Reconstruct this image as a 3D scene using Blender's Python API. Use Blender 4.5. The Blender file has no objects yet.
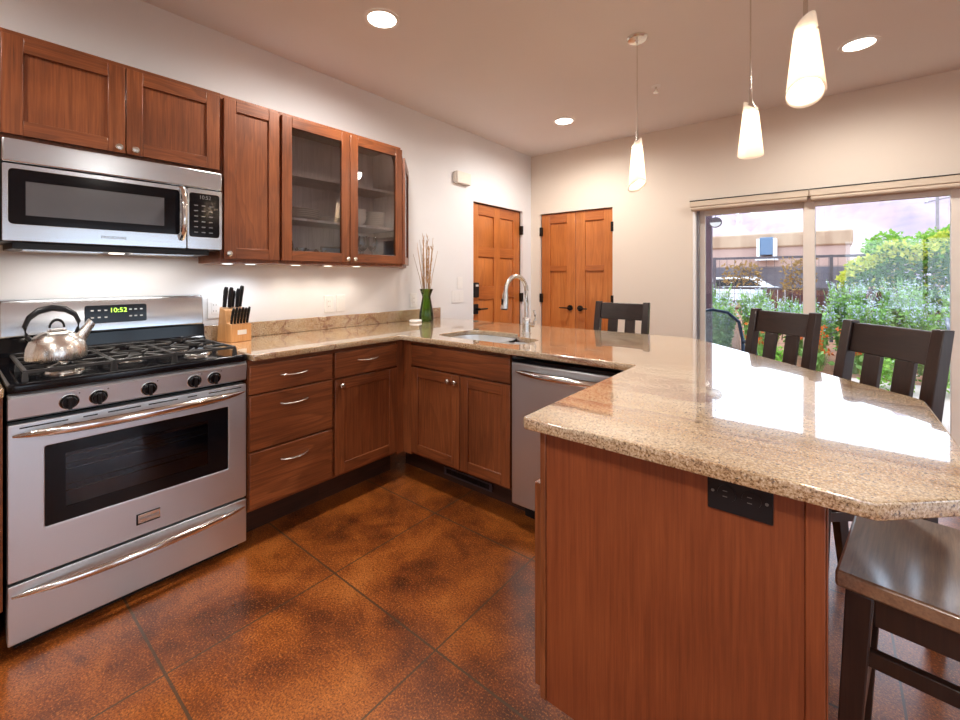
import bpy, bmesh, math, random
from mathutils import Vector, Matrix
random.seed(7)
PI = math.pi
SC = bpy.context.scene
COL = SC.collection
W = -2.72      # kitchen wall plane (x)
B = 4.306      # far wall plane (y)
CEIL = 2.675
XR, YF = 4.3, -2.9   # unseen right and rear walls
def lin(c):
    c = c / 255.0
    return c / 12.92 if c <= 0.04045 else ((c + 0.055) / 1.055) ** 2.4
def rgb(r, g, b): return (lin(r), lin(g), lin(b), 1.0)

# ------------------------------------------------------------------ camera, sky, sun, exposure
cam = bpy.data.cameras.new('camera')
co = bpy.data.objects.new('camera', cam); COL.objects.link(co)
cam.sensor_fit = 'HORIZONTAL'; cam.sensor_width = 36.0
cam.lens = 36.0 * 432.0 / 960.0
cam.shift_y = -83.0 / 960.0
cam.clip_start = 0.02; cam.clip_end = 2000
co.location = (0, 0, 1.27)
co.rotation_euler = (PI / 2, 0, math.atan2(350, 432))
SC.camera = co
world = bpy.data.worlds.new('sky'); SC.world = world
world.use_nodes = True
wn = world.node_tree; wn.nodes.clear()
wo = wn.nodes.new('ShaderNodeOutputWorld'); wb = wn.nodes.new('ShaderNodeBackground')
sk = wn.nodes.new('ShaderNodeTexSky'); sk.sky_type = 'NISHITA'; sk.sun_disc = False
sk.sun_elevation = math.radians(50); sk.sun_rotation = math.radians(200); sk.dust_density = 2.0
wm = wn.nodes.new('ShaderNodeMix'); wm.data_type = 'RGBA'; wm.inputs[0].default_value = 0.85
wm.inputs[7].default_value = (8.6, 10.2, 12.6, 1)
wn.links.new(sk.outputs[0], wm.inputs[6]); wn.links.new(wm.outputs[2], wb.inputs[0])
wb.inputs[1].default_value = 0.22
wn.links.new(wb.outputs[0], wo.inputs[0])
sun = bpy.data.lights.new('sun', 'SUN'); so = bpy.data.objects.new('sun', sun); COL.objects.link(so)
sun.energy = 1.3; sun.angle = math.radians(3); sun.color = (1, .95, .88)
so.rotation_euler = (math.radians(38), 0, math.radians(-150))
CAN_W, PEND_W, PUCK_W = 66.0, 8.0, 1.4
SC.view_settings.view_transform = 'Standard'; SC.view_settings.look = 'None'
SC.view_settings.exposure = 0.68; SC.view_settings.gamma = 1.0; SC.view_settings.use_curve_mapping = False
SC.cycles.use_denoising = True
SC.cycles.max_bounces = 10; SC.cycles.diffuse_bounces = 5; SC.cycles.glossy_bounces = 5
SC.cycles.transparent_max_bounces = 16; SC.cycles.sample_clamp_indirect = 6.0
SC.cycles.caustics_reflective = False; SC.cycles.caustics_refractive = False

# ------------------------------------------------------------------ node materials
class NT:
    def __init__(s, name):
        s.m = bpy.data.materials.new(name); s.m.use_nodes = True
        s.t = s.m.node_tree; s.t.nodes.clear()
        s.out = s.n('ShaderNodeOutputMaterial'); s.b = s.n('ShaderNodeBsdfPrincipled')
        s.l(s.b.outputs[0], s.out.inputs[0])
    def n(s, k, **kw):
        o = s.t.nodes.new(k)
        for a, v in kw.items(): setattr(o, a, v)
        return o
    def l(s, a, b): s.t.links.new(a, b)
    def set(s, **kw):
        for k, v in kw.items():
            i = s.b.inputs[k.replace('_', ' ')]
            if hasattr(v, 'links'): s.l(v, i)
            else: i.default_value = v
    def obj(s, scale=(1, 1, 1), rand=0.0, rot=(0, 0, 0)):
        tc = s.n('ShaderNodeTexCoord'); mp = s.n('ShaderNodeMapping')
        mp.inputs['Scale'].default_value = scale; mp.inputs['Rotation'].default_value = rot
        s.l(tc.outputs['Object'], mp.inputs[0])
        if rand:
            oi = s.n('ShaderNodeObjectInfo'); mu = s.n('ShaderNodeMath', operation='MULTIPLY')
            mu.inputs[1].default_value = rand; s.l(oi.outputs['Random'], mu.inputs[0]); s.l(mu.outputs[0], mp.inputs['Location'])
        return mp.outputs[0]
    def noise(s, vec, scale, detail=3, rough=.5, dist=0.0):
        o = s.n('ShaderNodeTexNoise'); o.inputs['Scale'].default_value = scale; o.inputs['Detail'].default_value = detail
        o.inputs['Roughness'].default_value = rough; o.inputs['Distortion'].default_value = dist
        s.l(vec, o.inputs['Vector']); return o.outputs['Fac']
    def ramp(s, fac, *stops):
        o = s.n('ShaderNodeValToRGB'); e = o.color_ramp.elements
        while len(e) < len(stops): e.new(0.5)
        for i, (p, c) in enumerate(stops):
            e[i].position = p; e[i].color = c if hasattr(c, '__len__') else (c, c, c, 1)
        s.l(fac, o.inputs[0]); return o.outputs[0]
    def math(s, op, a, b=0.0, c=0.0):
        o = s.n('ShaderNodeMath', operation=op)
        for i, v in enumerate((a, b, c)):
            if hasattr(v, 'links'): s.l(v, o.inputs[i])
            else: o.inputs[i].default_value = v
        return o.outputs[0]
    def mix(s, fac, a, b, mode='MIX'):
        o = s.n('ShaderNodeMix', data_type='RGBA', blend_type=mode)
        for i, v in ((0, fac), (6, a), (7, b)):
            if hasattr(v, 'links'): s.l(v, o.inputs[i])
            else: o.inputs[i].default_value = v
        return o.outputs[2]
    def bump(s, h, strength=.1, dist=.01):
        o = s.n('ShaderNodeBump'); o.inputs['Strength'].default_value = strength; o.inputs['Distance'].default_value = dist
        s.l(h, o.inputs['Height']); s.l(o.outputs[0], s.b.inputs['Normal'])

def plain(name, c, rough=.5, metal=0.0, var=.06, **kw):
    t = NT(name); v = t.noise(t.obj(), 9, 3)
    d = tuple(x * (1 - var) for x in c[:3]) + (1,); e = tuple(min(1, x * (1 + var)) for x in c[:3]) + (1,)
    t.set(Base_Color=t.ramp(v, (.3, d), (.7, e)), Roughness=rough, Metallic=metal, **kw)
    return t.m
def wood(name, axis, light, mid, dark, rough=.35, figure=1.0, fine=1.0, coat=.0, ringk=.4, cior=1.5):
    """grain runs along the given object axis (0 x, 1 y, 2 z)"""
    t = NT(name)
    sc = [7.0, 7.0, 7.0]; sc[axis] = .9
    v = t.obj(tuple(sc), rand=37.0)
    n1 = t.noise(v, 1.0, 2, .5, .35)
    rings = t.math('FRACT', t.math('MULTIPLY', n1, 9.0 * figure))
    ring = t.ramp(rings, (0.0, 0.0), (.55, .35), (.9, 1.0), (1.0, 0.0))
    sf = [160.0, 160.0, 160.0]; sf[axis] = 5.0
    f = t.noise(t.obj(tuple(sf), rand=11.0), 1.0, 4, .65)
    big = t.noise(t.obj((2.2, 2.2, 2.2), rand=23.0), 1.0, 2)
    c = t.ramp(t.math('ADD', t.math('MULTIPLY', f, .55 * fine), t.math('MULTIPLY', big, .5)), (.30, dark), (.52, mid), (.74, light))
    c = t.mix(t.math('MULTIPLY', ring, ringk), c, dark)
    t.set(Base_Color=c, Roughness=rough, Coat_Weight=coat, Coat_Roughness=.15, Coat_IOR=cior)
    t.bump(f, .06, .002)
    return t.m
def cabwood(name, axis, fig, ring=.4): return wood(name, axis, rgb(164, 97, 56), rgb(133, 74, 41), rgb(80, 41, 22), .36, fig, coat=.10, ringk=ring)
M = {}
M['cab_z'] = cabwood('cabinet wood, upright grain', 2, 1.0, .34)
M['cab_x'] = cabwood('cabinet wood, level grain', 0, 1.2, .5)
M['cab_in'] = wood('cabinet inside', 2, rgb(222, 212, 206), rgb(208, 196, 190), rgb(178, 164, 156), .5, .6)
M['end_z'] = wood('peninsula panel veneer', 2, rgb(154, 82, 44), rgb(132, 66, 34), rgb(102, 48, 25), .45, .35, 1.2, ringk=.2)
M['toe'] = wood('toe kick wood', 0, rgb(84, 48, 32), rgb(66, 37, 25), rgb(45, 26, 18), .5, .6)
M['fir_z'] = wood('fir, upright grain', 2, rgb(216, 140, 76), rgb(196, 118, 58), rgb(158, 88, 40), .38, .5, coat=.2)
M['fir_x'] = wood('fir, level grain', 0, rgb(206, 130, 68), rgb(184, 106, 52), rgb(146, 78, 36), .38, .5, coat=.2)
M['esp_z'] = wood('espresso wood, upright grain', 2, rgb(64, 42, 34), rgb(47, 31, 26), rgb(28, 19, 17), .33, .7, coat=.2)
M['esp_x'] = wood('espresso wood, level grain', 0, rgb(64, 42, 34), rgb(47, 31, 26), rgb(28, 19, 17), .33, .7, coat=.2)
M['seat'] = wood('stool seat wood', 0, rgb(178, 146, 116), rgb(150, 120, 94), rgb(108, 82, 64), .32, .7, coat=1.0, cior=2.3)  # worn wood, also lightened to stand for the window's reflection
M['block_z'] = wood('knife block beech', 2, rgb(232, 182, 128), rgb(216, 160, 104), rgb(188, 130, 78), .45, .5)

def steel(name, axis, base=.78, rough=.40, tint=(.92, .985, 1.05)):
    t = NT(name); s = [420.0] * 3; s[axis] = 3.0
    f = t.noise(t.obj(tuple(s)), 1.0, 2)
    t.set(Base_Color=(base * tint[0], base * tint[1], base * tint[2], 1), Metallic=1.0,
          Roughness=t.math('ADD', t.math('MULTIPLY', f, .12), rough - .06))
    t.bump(f, .015, .0006)
    return t.m
M['steel_x'] = steel('brushed steel, level brush', 0)
M['steel_m'] = steel('polished brushed steel', 0, .72, .22)
M['steel_z'] = steel('brushed steel, upright brush', 2, .70, .38)
M['steel_s'] = steel('satin sink steel', 0, .92, .34, (.95, .98, 1))
M['kettle'] = steel('kettle steel', 2, .80, .27, (1, .96, .90))
M['chrome'] = plain('polished chrome', (.78, .77, .75, 1), .12, 1.0, .02)
M['nickel'] = plain('brushed nickel', (.72, .69, .64, 1), .25, 1.0, .03)
M['black_gloss'] = plain('black enamel', (.006, .006, .008, 1), .10, 0, .1, IOR=1.36)
M['black'] = plain('black plastic', (.010, .010, .012, 1), .35, 0, .1, IOR=1.4)
M['gap_shade'] = plain('painted gap shade', (.01, .008, .007, 1), .8, 0, .1)  # near black, painted in for the shade inside gaps
M['oven_liner'] = plain('grey oven enamel', rgb(140, 154, 176), .3, 0, .2)  # blue grey stands for the reflection in the oven window
M['iron'] = plain('cast iron', (.030, .027, .025, 1), .48, 0, .2)
M['bronze'] = plain('dark bronze', (.016, .013, .012, 1), .38, .5, .1)
M['white_plastic'] = plain('white plastic', rgb(240, 240, 240), .4, 0, .01)
M['plate_mark'] = plain('socket slot grey', rgb(120, 116, 112), .5, 0, .01)
M['almond'] = plain('almond vinyl', rgb(238, 230, 220), .45, 0, .02)
M['alu'] = plain('grey aluminium track', rgb(150, 150, 156), .35, .6, .03)
M['blind'] = plain('tan blind fabric', rgb(214, 198, 178), .8, 0, .03)
M['ceramic'] = plain('white ceramic', rgb(248, 243, 234), .22, 0, .02)
M['print'] = plain('grey print', rgb(120, 120, 122), .5, 0, .02)
M['print_w'] = plain('pale print', rgb(215, 215, 215), .5, 0, .02)
M['mw_win'] = plain('microwave window mesh', rgb(92, 92, 96), .16, 0, .04)

def paint(name, c, var=.012):
    t = NT(name); v = t.noise(t.obj(), 2.0, 4); f = t.noise(t.obj(), 160, 3)
    d = tuple(x * (1 - var) for x in c[:3]) + (1,); e = tuple(x * (1 + var) for x in c[:3]) + (1,)
    t.set(Base_Color=t.ramp(v, (.3, d), (.7, e)), Roughness=.75); t.bump(f, .05, .002); return t.m
M['wall_l'] = paint('off white wall paint', rgb(234, 235, 238))
M['wall_b'] = paint('warm sand wall paint', rgb(228, 216, 202))  # back, right and rear walls, warmer than the left
M['ceil'] = paint('ceiling paint', rgb(232, 228, 227))

def emit(name, c, s):
    t = NT(name); t.set(Base_Color=c, Emission_Color=c, Emission_Strength=s); return t.m
M['lens'] = emit('lit lamp lens', (1, .90, .76, 1), 9.0)
M['puck'] = emit('lit puck lens', (1, .92, .80, 1), 2.5)
M['puck_c'] = emit('lit cool puck lens', (.85, .93, 1, 1), 2.5)
M['led'] = emit('green clock digits', (.45, .9, .08, 1), 1.4)
def shade_mat():
    t = NT('frosted lamp glass')
    tr = t.n('ShaderNodeBsdfTranslucent'); tr.inputs[0].default_value = (1, .93, .84, 1)
    mx = t.n('ShaderNodeMixShader'); mx.inputs[0].default_value = .55
    f = t.noise(t.obj((30, 30, 6)), 1.0, 2)
    t.set(Base_Color=t.ramp(f, (.3, (.88, .82, .76, 1)), (.7, (.94, .90, .86, 1))), Roughness=.2, Emission_Color=(1, .86, .70, 1), Emission_Strength=.22)
    t.l(t.b.outputs[0], mx.inputs[1]); t.l(tr.outputs[0], mx.inputs[2]); t.l(mx.outputs[0], t.out.inputs[0])
    return t.m
M['shade'] = shade_mat()
def clear_glass(name, tint=(1, 1, 1, 1), refl=1.0, rough=.01):
    """thin pane: transparent with a Fresnel reflection"""
    t = NT(name); t.t.nodes.remove(t.b)
    tp = t.n('ShaderNodeBsdfTransparent'); tp.inputs[0].default_value = tint
    gl = t.n('ShaderNodeBsdfGlossy'); gl.inputs['Roughness'].default_value = rough; gl.inputs[0].default_value = (refl, refl, refl, 1)
    fr = t.n('ShaderNodeFresnel'); fr.inputs[0].default_value = 1.5
    mx = t.n('ShaderNodeMixShader'); t.l(fr.outputs[0], mx.inputs[0]); t.l(tp.outputs[0], mx.inputs[1]); t.l(gl.outputs[0], mx.inputs[2])
    t.l(mx.outputs[0], t.out.inputs[0]); return t.m
M['pane'] = clear_glass('window pane glass', (.97, .985, .98, 1))
M['cab_glass'] = clear_glass('cabinet pane glass', (.98, .98, .99, 1))
M['oven_glass'] = clear_glass('dark oven glass', (.5, .5, .52, 1))
M['tumbler'] = clear_glass('drinking glass', (.86, .89, .91, 1))
M['green_glass'] = clear_glass('green vase glass', (.58, .78, .34, 1))

def granite():
    t = NT('gold granite'); o = t.obj()
    cloud = t.noise(t.obj((1.1, 3.0, 3.0), rot=(0, 0, .30)), 1.7, 5, .6, .5)
    flow = t.noise(t.obj((1.4, 6.5, 6.5), rot=(0, 0, .30)), 1.9, 5, .62, .7)
    c = t.ramp(cloud, (.28, rgb(178, 138, 92)), (.5, rgb(196, 168, 128)), (.72, rgb(206, 188, 160)))
    c = t.mix(t.ramp(flow, (.50, 0.0), (.66, .55)), c, rgb(168, 116, 68))
    c = t.mix(t.ramp(flow, (.32, .5), (.42, 0.0)), c, rgb(168, 120, 80))
    vein = t.noise(t.obj((.42, 2.1, 2.1), rot=(0, 0, .34)), 1.7, 3, .5, .8)
    c = t.mix(t.ramp(vein, (.470, 0.0), (.492, .8), (.504, .8), (.53, 0.0)), c, rgb(136, 84, 54))
    g1 = t.noise(o, 230, 4, .7); g2 = t.noise(o, 120, 3, .6); g3 = t.noise(o, 55, 2)
    c = t.mix(t.ramp(g1, (.52, 0.0), (.62, .6)), c, rgb(242, 228, 204))
    c = t.mix(t.ramp(g1, (.38, .9), (.48, 0.0)), c, rgb(104, 74, 50))
    c = t.mix(t.math('MULTIPLY', t.ramp(g2, (.34, 1.0), (.40, 0.0)), t.ramp(g3, (.40, 0.0), (.56, .95))), c, rgb(46, 36, 32))
    t.set(Base_Color=c, Roughness=.16, IOR=1.9, Coat_Weight=1.0, Coat_Roughness=.02, Coat_IOR=1.75)
    return t.m
M['granite'] = granite()
def concrete():
    t = NT('stained concrete'); o = t.obj()
    a = t.noise(o, 1.6, 5, .6, .8); b = t.noise(o, 5.5, 4, .6, .4); g = t.noise(o, 150, 4, .8); g2 = t.noise(o, 45, 3, .6)
    k = t.math('ADD', t.math('MULTIPLY', a, .62), t.math('MULTIPLY', b, .40))
    c = t.ramp(k, (.38, rgb(66, 28, 11)), (.46, rgb(116, 56, 20)), (.55, rgb(164, 88, 32)), (.66, rgb(196, 116, 50)))
    c = t.mix(t.ramp(g, (.40, .8), (.53, 0.0)), c, rgb(76, 36, 16))
    c = t.mix(t.ramp(g, (.55, 0.0), (.66, .75)), c, rgb(226, 146, 70))
    sp = t.n('ShaderNodeSeparateXYZ'); t.l(o, sp.inputs[0])
    def joint(s, off, wd):
        d = t.math('ABSOLUTE', t.math('SUBTRACT', t.math('FRACT', t.math('DIVIDE', t.math('SUBTRACT', s, off), .607)), .5))
        return t.math('GREATER_THAN', d, .5 - wd / .607)
    j = t.math('MAXIMUM', joint(sp.outputs[0], -1.65, .0035), joint(sp.outputs[1], .44, .0042))
    c = t.mix(t.math('MULTIPLY', j, .85), c, rgb(74, 60, 44))
    t.set(Base_Color=c, Roughness=t.ramp(t.math('ADD', t.math('MULTIPLY', g2, .6), t.math('MULTIPLY', a, .4)), (.3, .26), (.7, .40)), Coat_Weight=.32, Coat_Roughness=.22, Coat_IOR=1.7)
    t.bump(t.math('SUBTRACT', t.math('MULTIPLY', g, .3), j), .12, .004)
    return t.m
M['concrete'] = concrete()
M['patio'] = paint('pale patio concrete', rgb(176, 160, 150), .06)
M['soil'] = plain('bark mulch soil', rgb(150, 104, 76), .9, 0, .35)
def rockface():
    t = NT('hazy red rock'); v = t.noise(t.obj((.012, .012, .09)), 1.0, 6, .65, .4); w = t.noise(t.obj((.03, .03, .03)), 1.0, 5, .6)
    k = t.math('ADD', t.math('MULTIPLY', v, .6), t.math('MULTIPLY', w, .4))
    t.set(Base_Color=t.ramp(k, (.36, rgb(136, 124, 148)), (.46, rgb(164, 150, 168)), (.56, rgb(192, 164, 162)), (.68, rgb(158, 146, 166))), Roughness=.95); return t.m  # bluish lavender haze is painted into the rock colours
M['rock'] = rockface()
def stucco(name, a, b):
    t = NT(name); v = t.noise(t.obj((1.6, 1.6, .25)), 1.0, 4)
    t.set(Base_Color=t.ramp(v, (.35, a), (.65, b)), Roughness=.95); return t.m
M['stucco'] = stucco('pink stucco', rgb(176, 146, 136), rgb(188, 158, 146))
M['parapet'] = stucco('tan parapet stucco', rgb(166, 136, 112), rgb(192, 164, 138))
M['stucco_d'] = stucco('grey stucco base', rgb(92, 90, 100), rgb(112, 106, 110))
def leafm(name, a, b, tr=.3):
    t = NT(name); v = t.noise(t.obj(), 14, 3, .6)
    c = t.ramp(v, (.35, a), (.65, b)); t.set(Base_Color=c, Roughness=.7, Specular_IOR_Level=.12)
    tl = t.n('ShaderNodeBsdfTranslucent'); t.l(c, tl.inputs[0]); mx = t.n('ShaderNodeMixShader'); mx.inputs[0].default_value = tr
    t.l(t.b.outputs[0], mx.inputs[1]); t.l(tl.outputs[0], mx.inputs[2]); t.l(mx.outputs[0], t.out.inputs[0]); return t.m
M['leaf'] = leafm('green leaves', rgb(38, 82, 22), rgb(90, 138, 38))
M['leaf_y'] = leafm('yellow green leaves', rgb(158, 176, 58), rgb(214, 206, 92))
M['leaf_t'] = leafm('fresh tree leaves', rgb(104, 158, 56), rgb(158, 196, 88))
M['sage_g'] = leafm('grey green sage', rgb(116, 162, 82), rgb(168, 200, 122))
M['sage_f'] = leafm('lavender sage flowers', rgb(168, 172, 200), rgb(212, 218, 228))
M['petal'] = leafm('white petals', rgb(240, 238, 228), rgb(250, 248, 244))
M['petal_r'] = leafm('orange red petals', rgb(190, 84, 34), rgb(206, 116, 56))
M['vine'] = leafm('dry vine leaves', rgb(140, 112, 74), rgb(176, 140, 84))
M['stem'] = plain('woody stem', rgb(96, 76, 56), .8, 0, .2)
M['rust'] = plain('weathered steel', rgb(92, 84, 90), .6, .4, .15)
M['pole'] = plain('weathered pole timber', rgb(150, 142, 144), .8, 0, .1)
M['post'] = plain('stained porch timber', rgb(84, 62, 74), .6, 0, .15)
M['redwood'] = wood('red fence boards', 2, rgb(120, 66, 52), rgb(92, 48, 40), rgb(60, 32, 30), .7, .6)
M['sling'] = plain('grey sling mesh', rgb(122, 136, 140), .7, 0, .08, Alpha=.32)
M['navy'] = plain('dark blue metal', rgb(34, 46, 66), .3, .5, .05)
M['reed'] = plain('dried reed', rgb(188, 146, 100), .8, 0, .25)
M['reed_d'] = plain('dark dried reed', rgb(128, 92, 60), .8, 0, .25)
M['cooler'] = plain('blue grey cooler side', rgb(96, 122, 150), .6, 0, .05)
M['car_w'] = plain('white car paint', rgb(236, 238, 240), .2, 0, .01)
M['label_w'] = plain('white label', rgb(236, 234, 230), .5, 0, .01)

# ------------------------------------------------------------------ mesh helpers
class MB:
    def __init__(s): s.v = []; s.f = []; s.mi = []; s.M = None
    def add(s, vs, fs, m=0):
        k = len(s.v)
        s.v += [tuple(s.M @ Vector(p)) if s.M else tuple(p) for p in vs]
        s.f += [tuple(i + k for i in f) for f in fs]; s.mi += [m] * len(fs); return s
    def box(s, x0, x1, y0, y1, z0, z1, m=0):
        return s.add([(x0, y0, z0), (x1, y0, z0), (x1, y1, z0), (x0, y1, z0), (x0, y0, z1), (x1, y0, z1), (x1, y1, z1), (x0, y1, z1)],
                     [(0, 3, 2, 1), (4, 5, 6, 7), (0, 1, 5, 4), (1, 2, 6, 5), (2, 3, 7, 6), (3, 0, 4, 7)], m)
    def loft(s, rings, m=0, cap=True, close=True):
        n = len(rings[0]); vs = [p for r in rings for p in r]; fs = []
        for i in range(len(rings) - 1):
            for j in range(n if close else n - 1):
                a = i * n + j; b = i * n + (j + 1) % n; fs.append((a, b, b + n, a + n))
        if cap: fs += [tuple(range(n - 1, -1, -1)), tuple(range((len(rings) - 1) * n, len(rings) * n))]
        return s.add(vs, fs, m)
    def prism(s, poly, z0, z1, m=0):
        return s.loft([[(x, y, z0) for x, y in poly], [(x, y, z1) for x, y in poly]], m)
    def lathe(s, prof, c=(0, 0, 0), n=24, m=0, cap=True):
        return s.loft([[(c[0] + r * math.cos(2 * PI * k / n), c[1] + r * math.sin(2 * PI * k / n), c[2] + z) for k in range(n)] for r, z in prof], m, cap)
    def tube(s, pts, r, n=8, m=0, flat=1.0, up=(0, 0, 1)):
        """sweep; r a number or one per point; flat scales the section along its second axis"""
        P = [Vector(p) for p in pts]; rings = []
        for i, p in enumerate(P):
            d = (P[min(i + 1, len(P) - 1)] - P[max(i - 1, 0)]).normalized()
            u = Vector(up); u = u - d * u.dot(d)
            if u.length < 1e-3: u = Vector((1, 0, 0)) - d * d.x
            u.normalize(); w = d.cross(u); rr = r[i] if hasattr(r, '__len__') else r
            rings.append([tuple(p + u * rr * math.cos(2 * PI * k / n) + w * rr * flat * math.sin(2 * PI * k / n)) for k in range(n)])
        return s.loft(rings, m)
    def cyl(s, a, b, r, n=16, m=0, r2=None): return s.tube([a, b], [r, r if r2 is None else r2], n, m)
    def bar(s, a, b, w, h, m=0, w2=None, h2=None, side=(1, 0, 0)):
        """square bar from a to b; w along side, h across"""
        a = Vector(a); b = Vector(b); d = (b - a).normalized(); u = Vector(side); u = (u - d * u.dot(d)).normalized(); v = d.cross(u)
        R = []
        for p, ww, hh in ((a, w, h), (b, w2 or w, h2 or h)):
            R.append([tuple(p + u * ww / 2 * i + v * hh / 2 * j) for i, j in ((-1, -1), (1, -1), (1, 1), (-1, 1))])
        return s.loft(R, m)
    def build(s, name, mats, parent=None, bevel=0.0, smooth=35, seg=2, label=None):
        me = bpy.data.meshes.new(name); me.from_pydata(s.v, [], s.f)
        for m in (mats if isinstance(mats, (list, tuple)) else [mats]): me.materials.append(M[m])
        me.polygons.foreach_set('material_index', s.mi)
        bm = bmesh.new(); bm.from_mesh(me); bmesh.ops.recalc_face_normals(bm, faces=bm.faces[:]); bm.to_mesh(me); bm.free()
        return link(name, me, parent, bevel, smooth, seg, label)
def link(name, me, parent=None, bevel=0.0, smooth=35, seg=2, label=None):
    if smooth:
        me.polygons.foreach_set('use_smooth', [True] * len(me.polygons)); me.set_sharp_from_angle(angle=math.radians(smooth))
    o = bpy.data.objects.new(name, me); COL.objects.link(o)
    if parent: o.parent = parent
    if bevel:
        b = o.modifiers.new('edge', 'BEVEL'); b.width = bevel; b.segments = seg; b.limit_method = 'ANGLE'; b.angle_limit = math.radians(40)
    if label: o['label'] = label
    return o
def tag(o, label, cat, group=None):
    o['label'] = label; o['category'] = cat
    if group: o['group'] = group
    return o
def struct(o):
    o['kind'] = 'structure'; return o
def thing(name, label, cat, loc=(0, 0, 0), rz=0.0, group=None):
    o = bpy.data.objects.new(name, None); COL.objects.link(o); o.location = loc; o.rotation_euler = (0, 0, rz)
    o.empty_display_size = .05
    return tag(o, label, cat, group)
def dup(root, loc, rz, label, group=None):
    def cp(o, p):
        c = o.copy(); COL.objects.link(c)
        if p: c.parent = p
        for ch in list(o.children): cp(ch, c)
        return c
    r = cp(root, None); r.location = loc; r.rotation_euler = (0, 0, rz); r['label'] = label
    if group: r['group'] = group
    return r
def curve_mesh(loops, z0, z1, bev):
    """solid from 2D outlines (first the outside, then holes) with rounded edges"""
    cu = bpy.data.curves.new('outline', 'CURVE'); cu.dimensions = '2D'; cu.fill_mode = 'BOTH'
    cu.extrude = (z1 - z0) / 2 - bev; cu.bevel_depth = bev; cu.bevel_resolution = 2; cu.offset = -bev
    for lp in loops:
        sp = cu.splines.new('POLY'); sp.points.add(len(lp) - 1); sp.use_cyclic_u = True
        for p, q in zip(sp.points, lp): p.co = (q[0], q[1], 0, 1)
    o = bpy.data.objects.new('outline', cu); COL.objects.link(o)
    bpy.context.view_layer.update()
    me = bpy.data.meshes.new_from_object(o.evaluated_get(bpy.context.evaluated_depsgraph_get()))
    bpy.data.objects.remove(o); bpy.data.curves.remove(cu)
    me.transform(Matrix.Translation((0, 0, (z0 + z1) / 2)))
    return me
def rounded(poly, r, n=5):
    """polygon with its corners rounded; r one number or one per corner"""
    out = []; k = len(poly)
    for i in range(k):
        p = Vector(poly[i]); a = Vector(poly[i - 1]) - p; b = Vector(poly[(i + 1) % k]) - p
        rr = r[i] if hasattr(r, '__len__') else r
        if rr <= 0: out.append(tuple(p)); continue
        la, lb = a.length, b.length; a.normalize(); b.normalize()
        ang = a.angle(b); d = min(rr / math.tan(ang / 2), la * .49, lb * .49)
        s, e = p + a * d, p + b * d
        for q in range(n + 1):
            t = q / n; out.append(tuple(s * (1 - t) ** 2 + p * 2 * t * (1 - t) + e * t * t))
    return out
def rect(x0, x1, y0, y1): return [(x0, y0), (x1, y0), (x1, y1), (x0, y1)]
def lettering(txt, size, mat, parent, loc, rot=(PI / 2, 0, 0), name='lettering', ext=.0004, sx=1.0):
    cu = bpy.data.curves.new('text', 'FONT'); cu.body = txt; cu.size = size; cu.align_x = 'CENTER'; cu.align_y = 'CENTER'; cu.extrude = ext
    o = bpy.data.objects.new('text', cu); COL.objects.link(o); bpy.context.view_layer.update()
    me = bpy.data.meshes.new_from_object(o.evaluated_get(bpy.context.evaluated_depsgraph_get()))
    bpy.data.objects.remove(o); bpy.data.curves.remove(cu)
    me.materials.clear(); me.materials.append(M[mat])
    me.transform(Matrix.Translation(loc) @ Matrix.Rotation(rot[2], 4, 'Z') @ Matrix.Rotation(rot[0], 4, 'X') @ Matrix.Diagonal((sx, 1, 1, 1)))
    r = link(name, me, parent, smooth=0); return r
def lamp(kind, name, parent, loc, power, color, **kw):
    d = bpy.data.lights.new(name, kind); d.energy = power; d.color = color
    for k, v in kw.items(): setattr(d, k, v)
    o = bpy.data.objects.new(name, d); COL.objects.link(o); o.parent = parent; o.location = loc; return o
def flat_panel(name, mat, parent, loops, y0, y1, label=None, bevel=.0):
    """upright plate in the local xz plane between depths y0 (front) and y1"""
    me = curve_mesh(loops, 0, y1 - y0, bevel)
    me.transform(Matrix.Translation((0, y1, 0)) @ Matrix.Rotation(PI / 2, 4, 'X'))
    me.materials.clear(); me.materials.append(M[mat]); return link(name, me, parent, label=label)
R90 = PI / 2

# ------------------------------------------------------------------ room shell
def wall_y(name, y0, y1, x0, x1, holes, mat, z1=CEIL):
    """wall slab along x with openings (xa, xb, za, zb)"""
    mb = MB(); xs = x0
    for a, b, za, zb in sorted(holes):
        mb.box(xs, a, y0, y1, 0, z1)
        if za > 0: mb.box(a, b, y0, y1, 0, za)
        mb.box(a, b, y0, y1, zb, z1); xs = b
    mb.box(xs, x1, y0, y1, 0, z1)
    return struct(mb.build(name, mat, smooth=0))
def wall_x(name, x0, x1, y0, y1, holes, mat):
    o = wall_y(name, x0, x1, y0, y1, holes, mat)
    o.data.transform(Matrix(((0, 1, 0, 0), (1, 0, 0, 0), (0, 0, 1, 0), (0, 0, 0, 1))))
    o.data.flip_normals(); return o
struct(MB().box(W - .14, XR + .14, YF - .14, B + .14, -.12, 0).build('floor', 'concrete', smooth=0))
struct(MB().box(W - .14, XR + .14, YF - .14, B + .14, CEIL, CEIL + .12).build('ceiling', 'ceil', smooth=0))
DE = (3.253, 4.126, 0, 2.016); DC = (-2.598, -1.736, 0, 1.992); DS = (-.976, .80, 0, 1.93)
wall_x('wall_left', W - .14, W, YF - .14, B, [DE], 'wall_l')
wall_y('wall_back', B, B + .14, W - .14, XR + .14, [DC, DS], 'wall_b')
wall_x('wall_right', XR, XR + .14, YF - .14, B, [(-1.6, .2, .3, 2.05), (.9, 3.1, 0.02, 2.05)], 'wall_b')
wall_y('wall_front', YF - .14, YF, W, XR, [(.2, 2.6, .6, 2.05)], 'wall_b')
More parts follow.
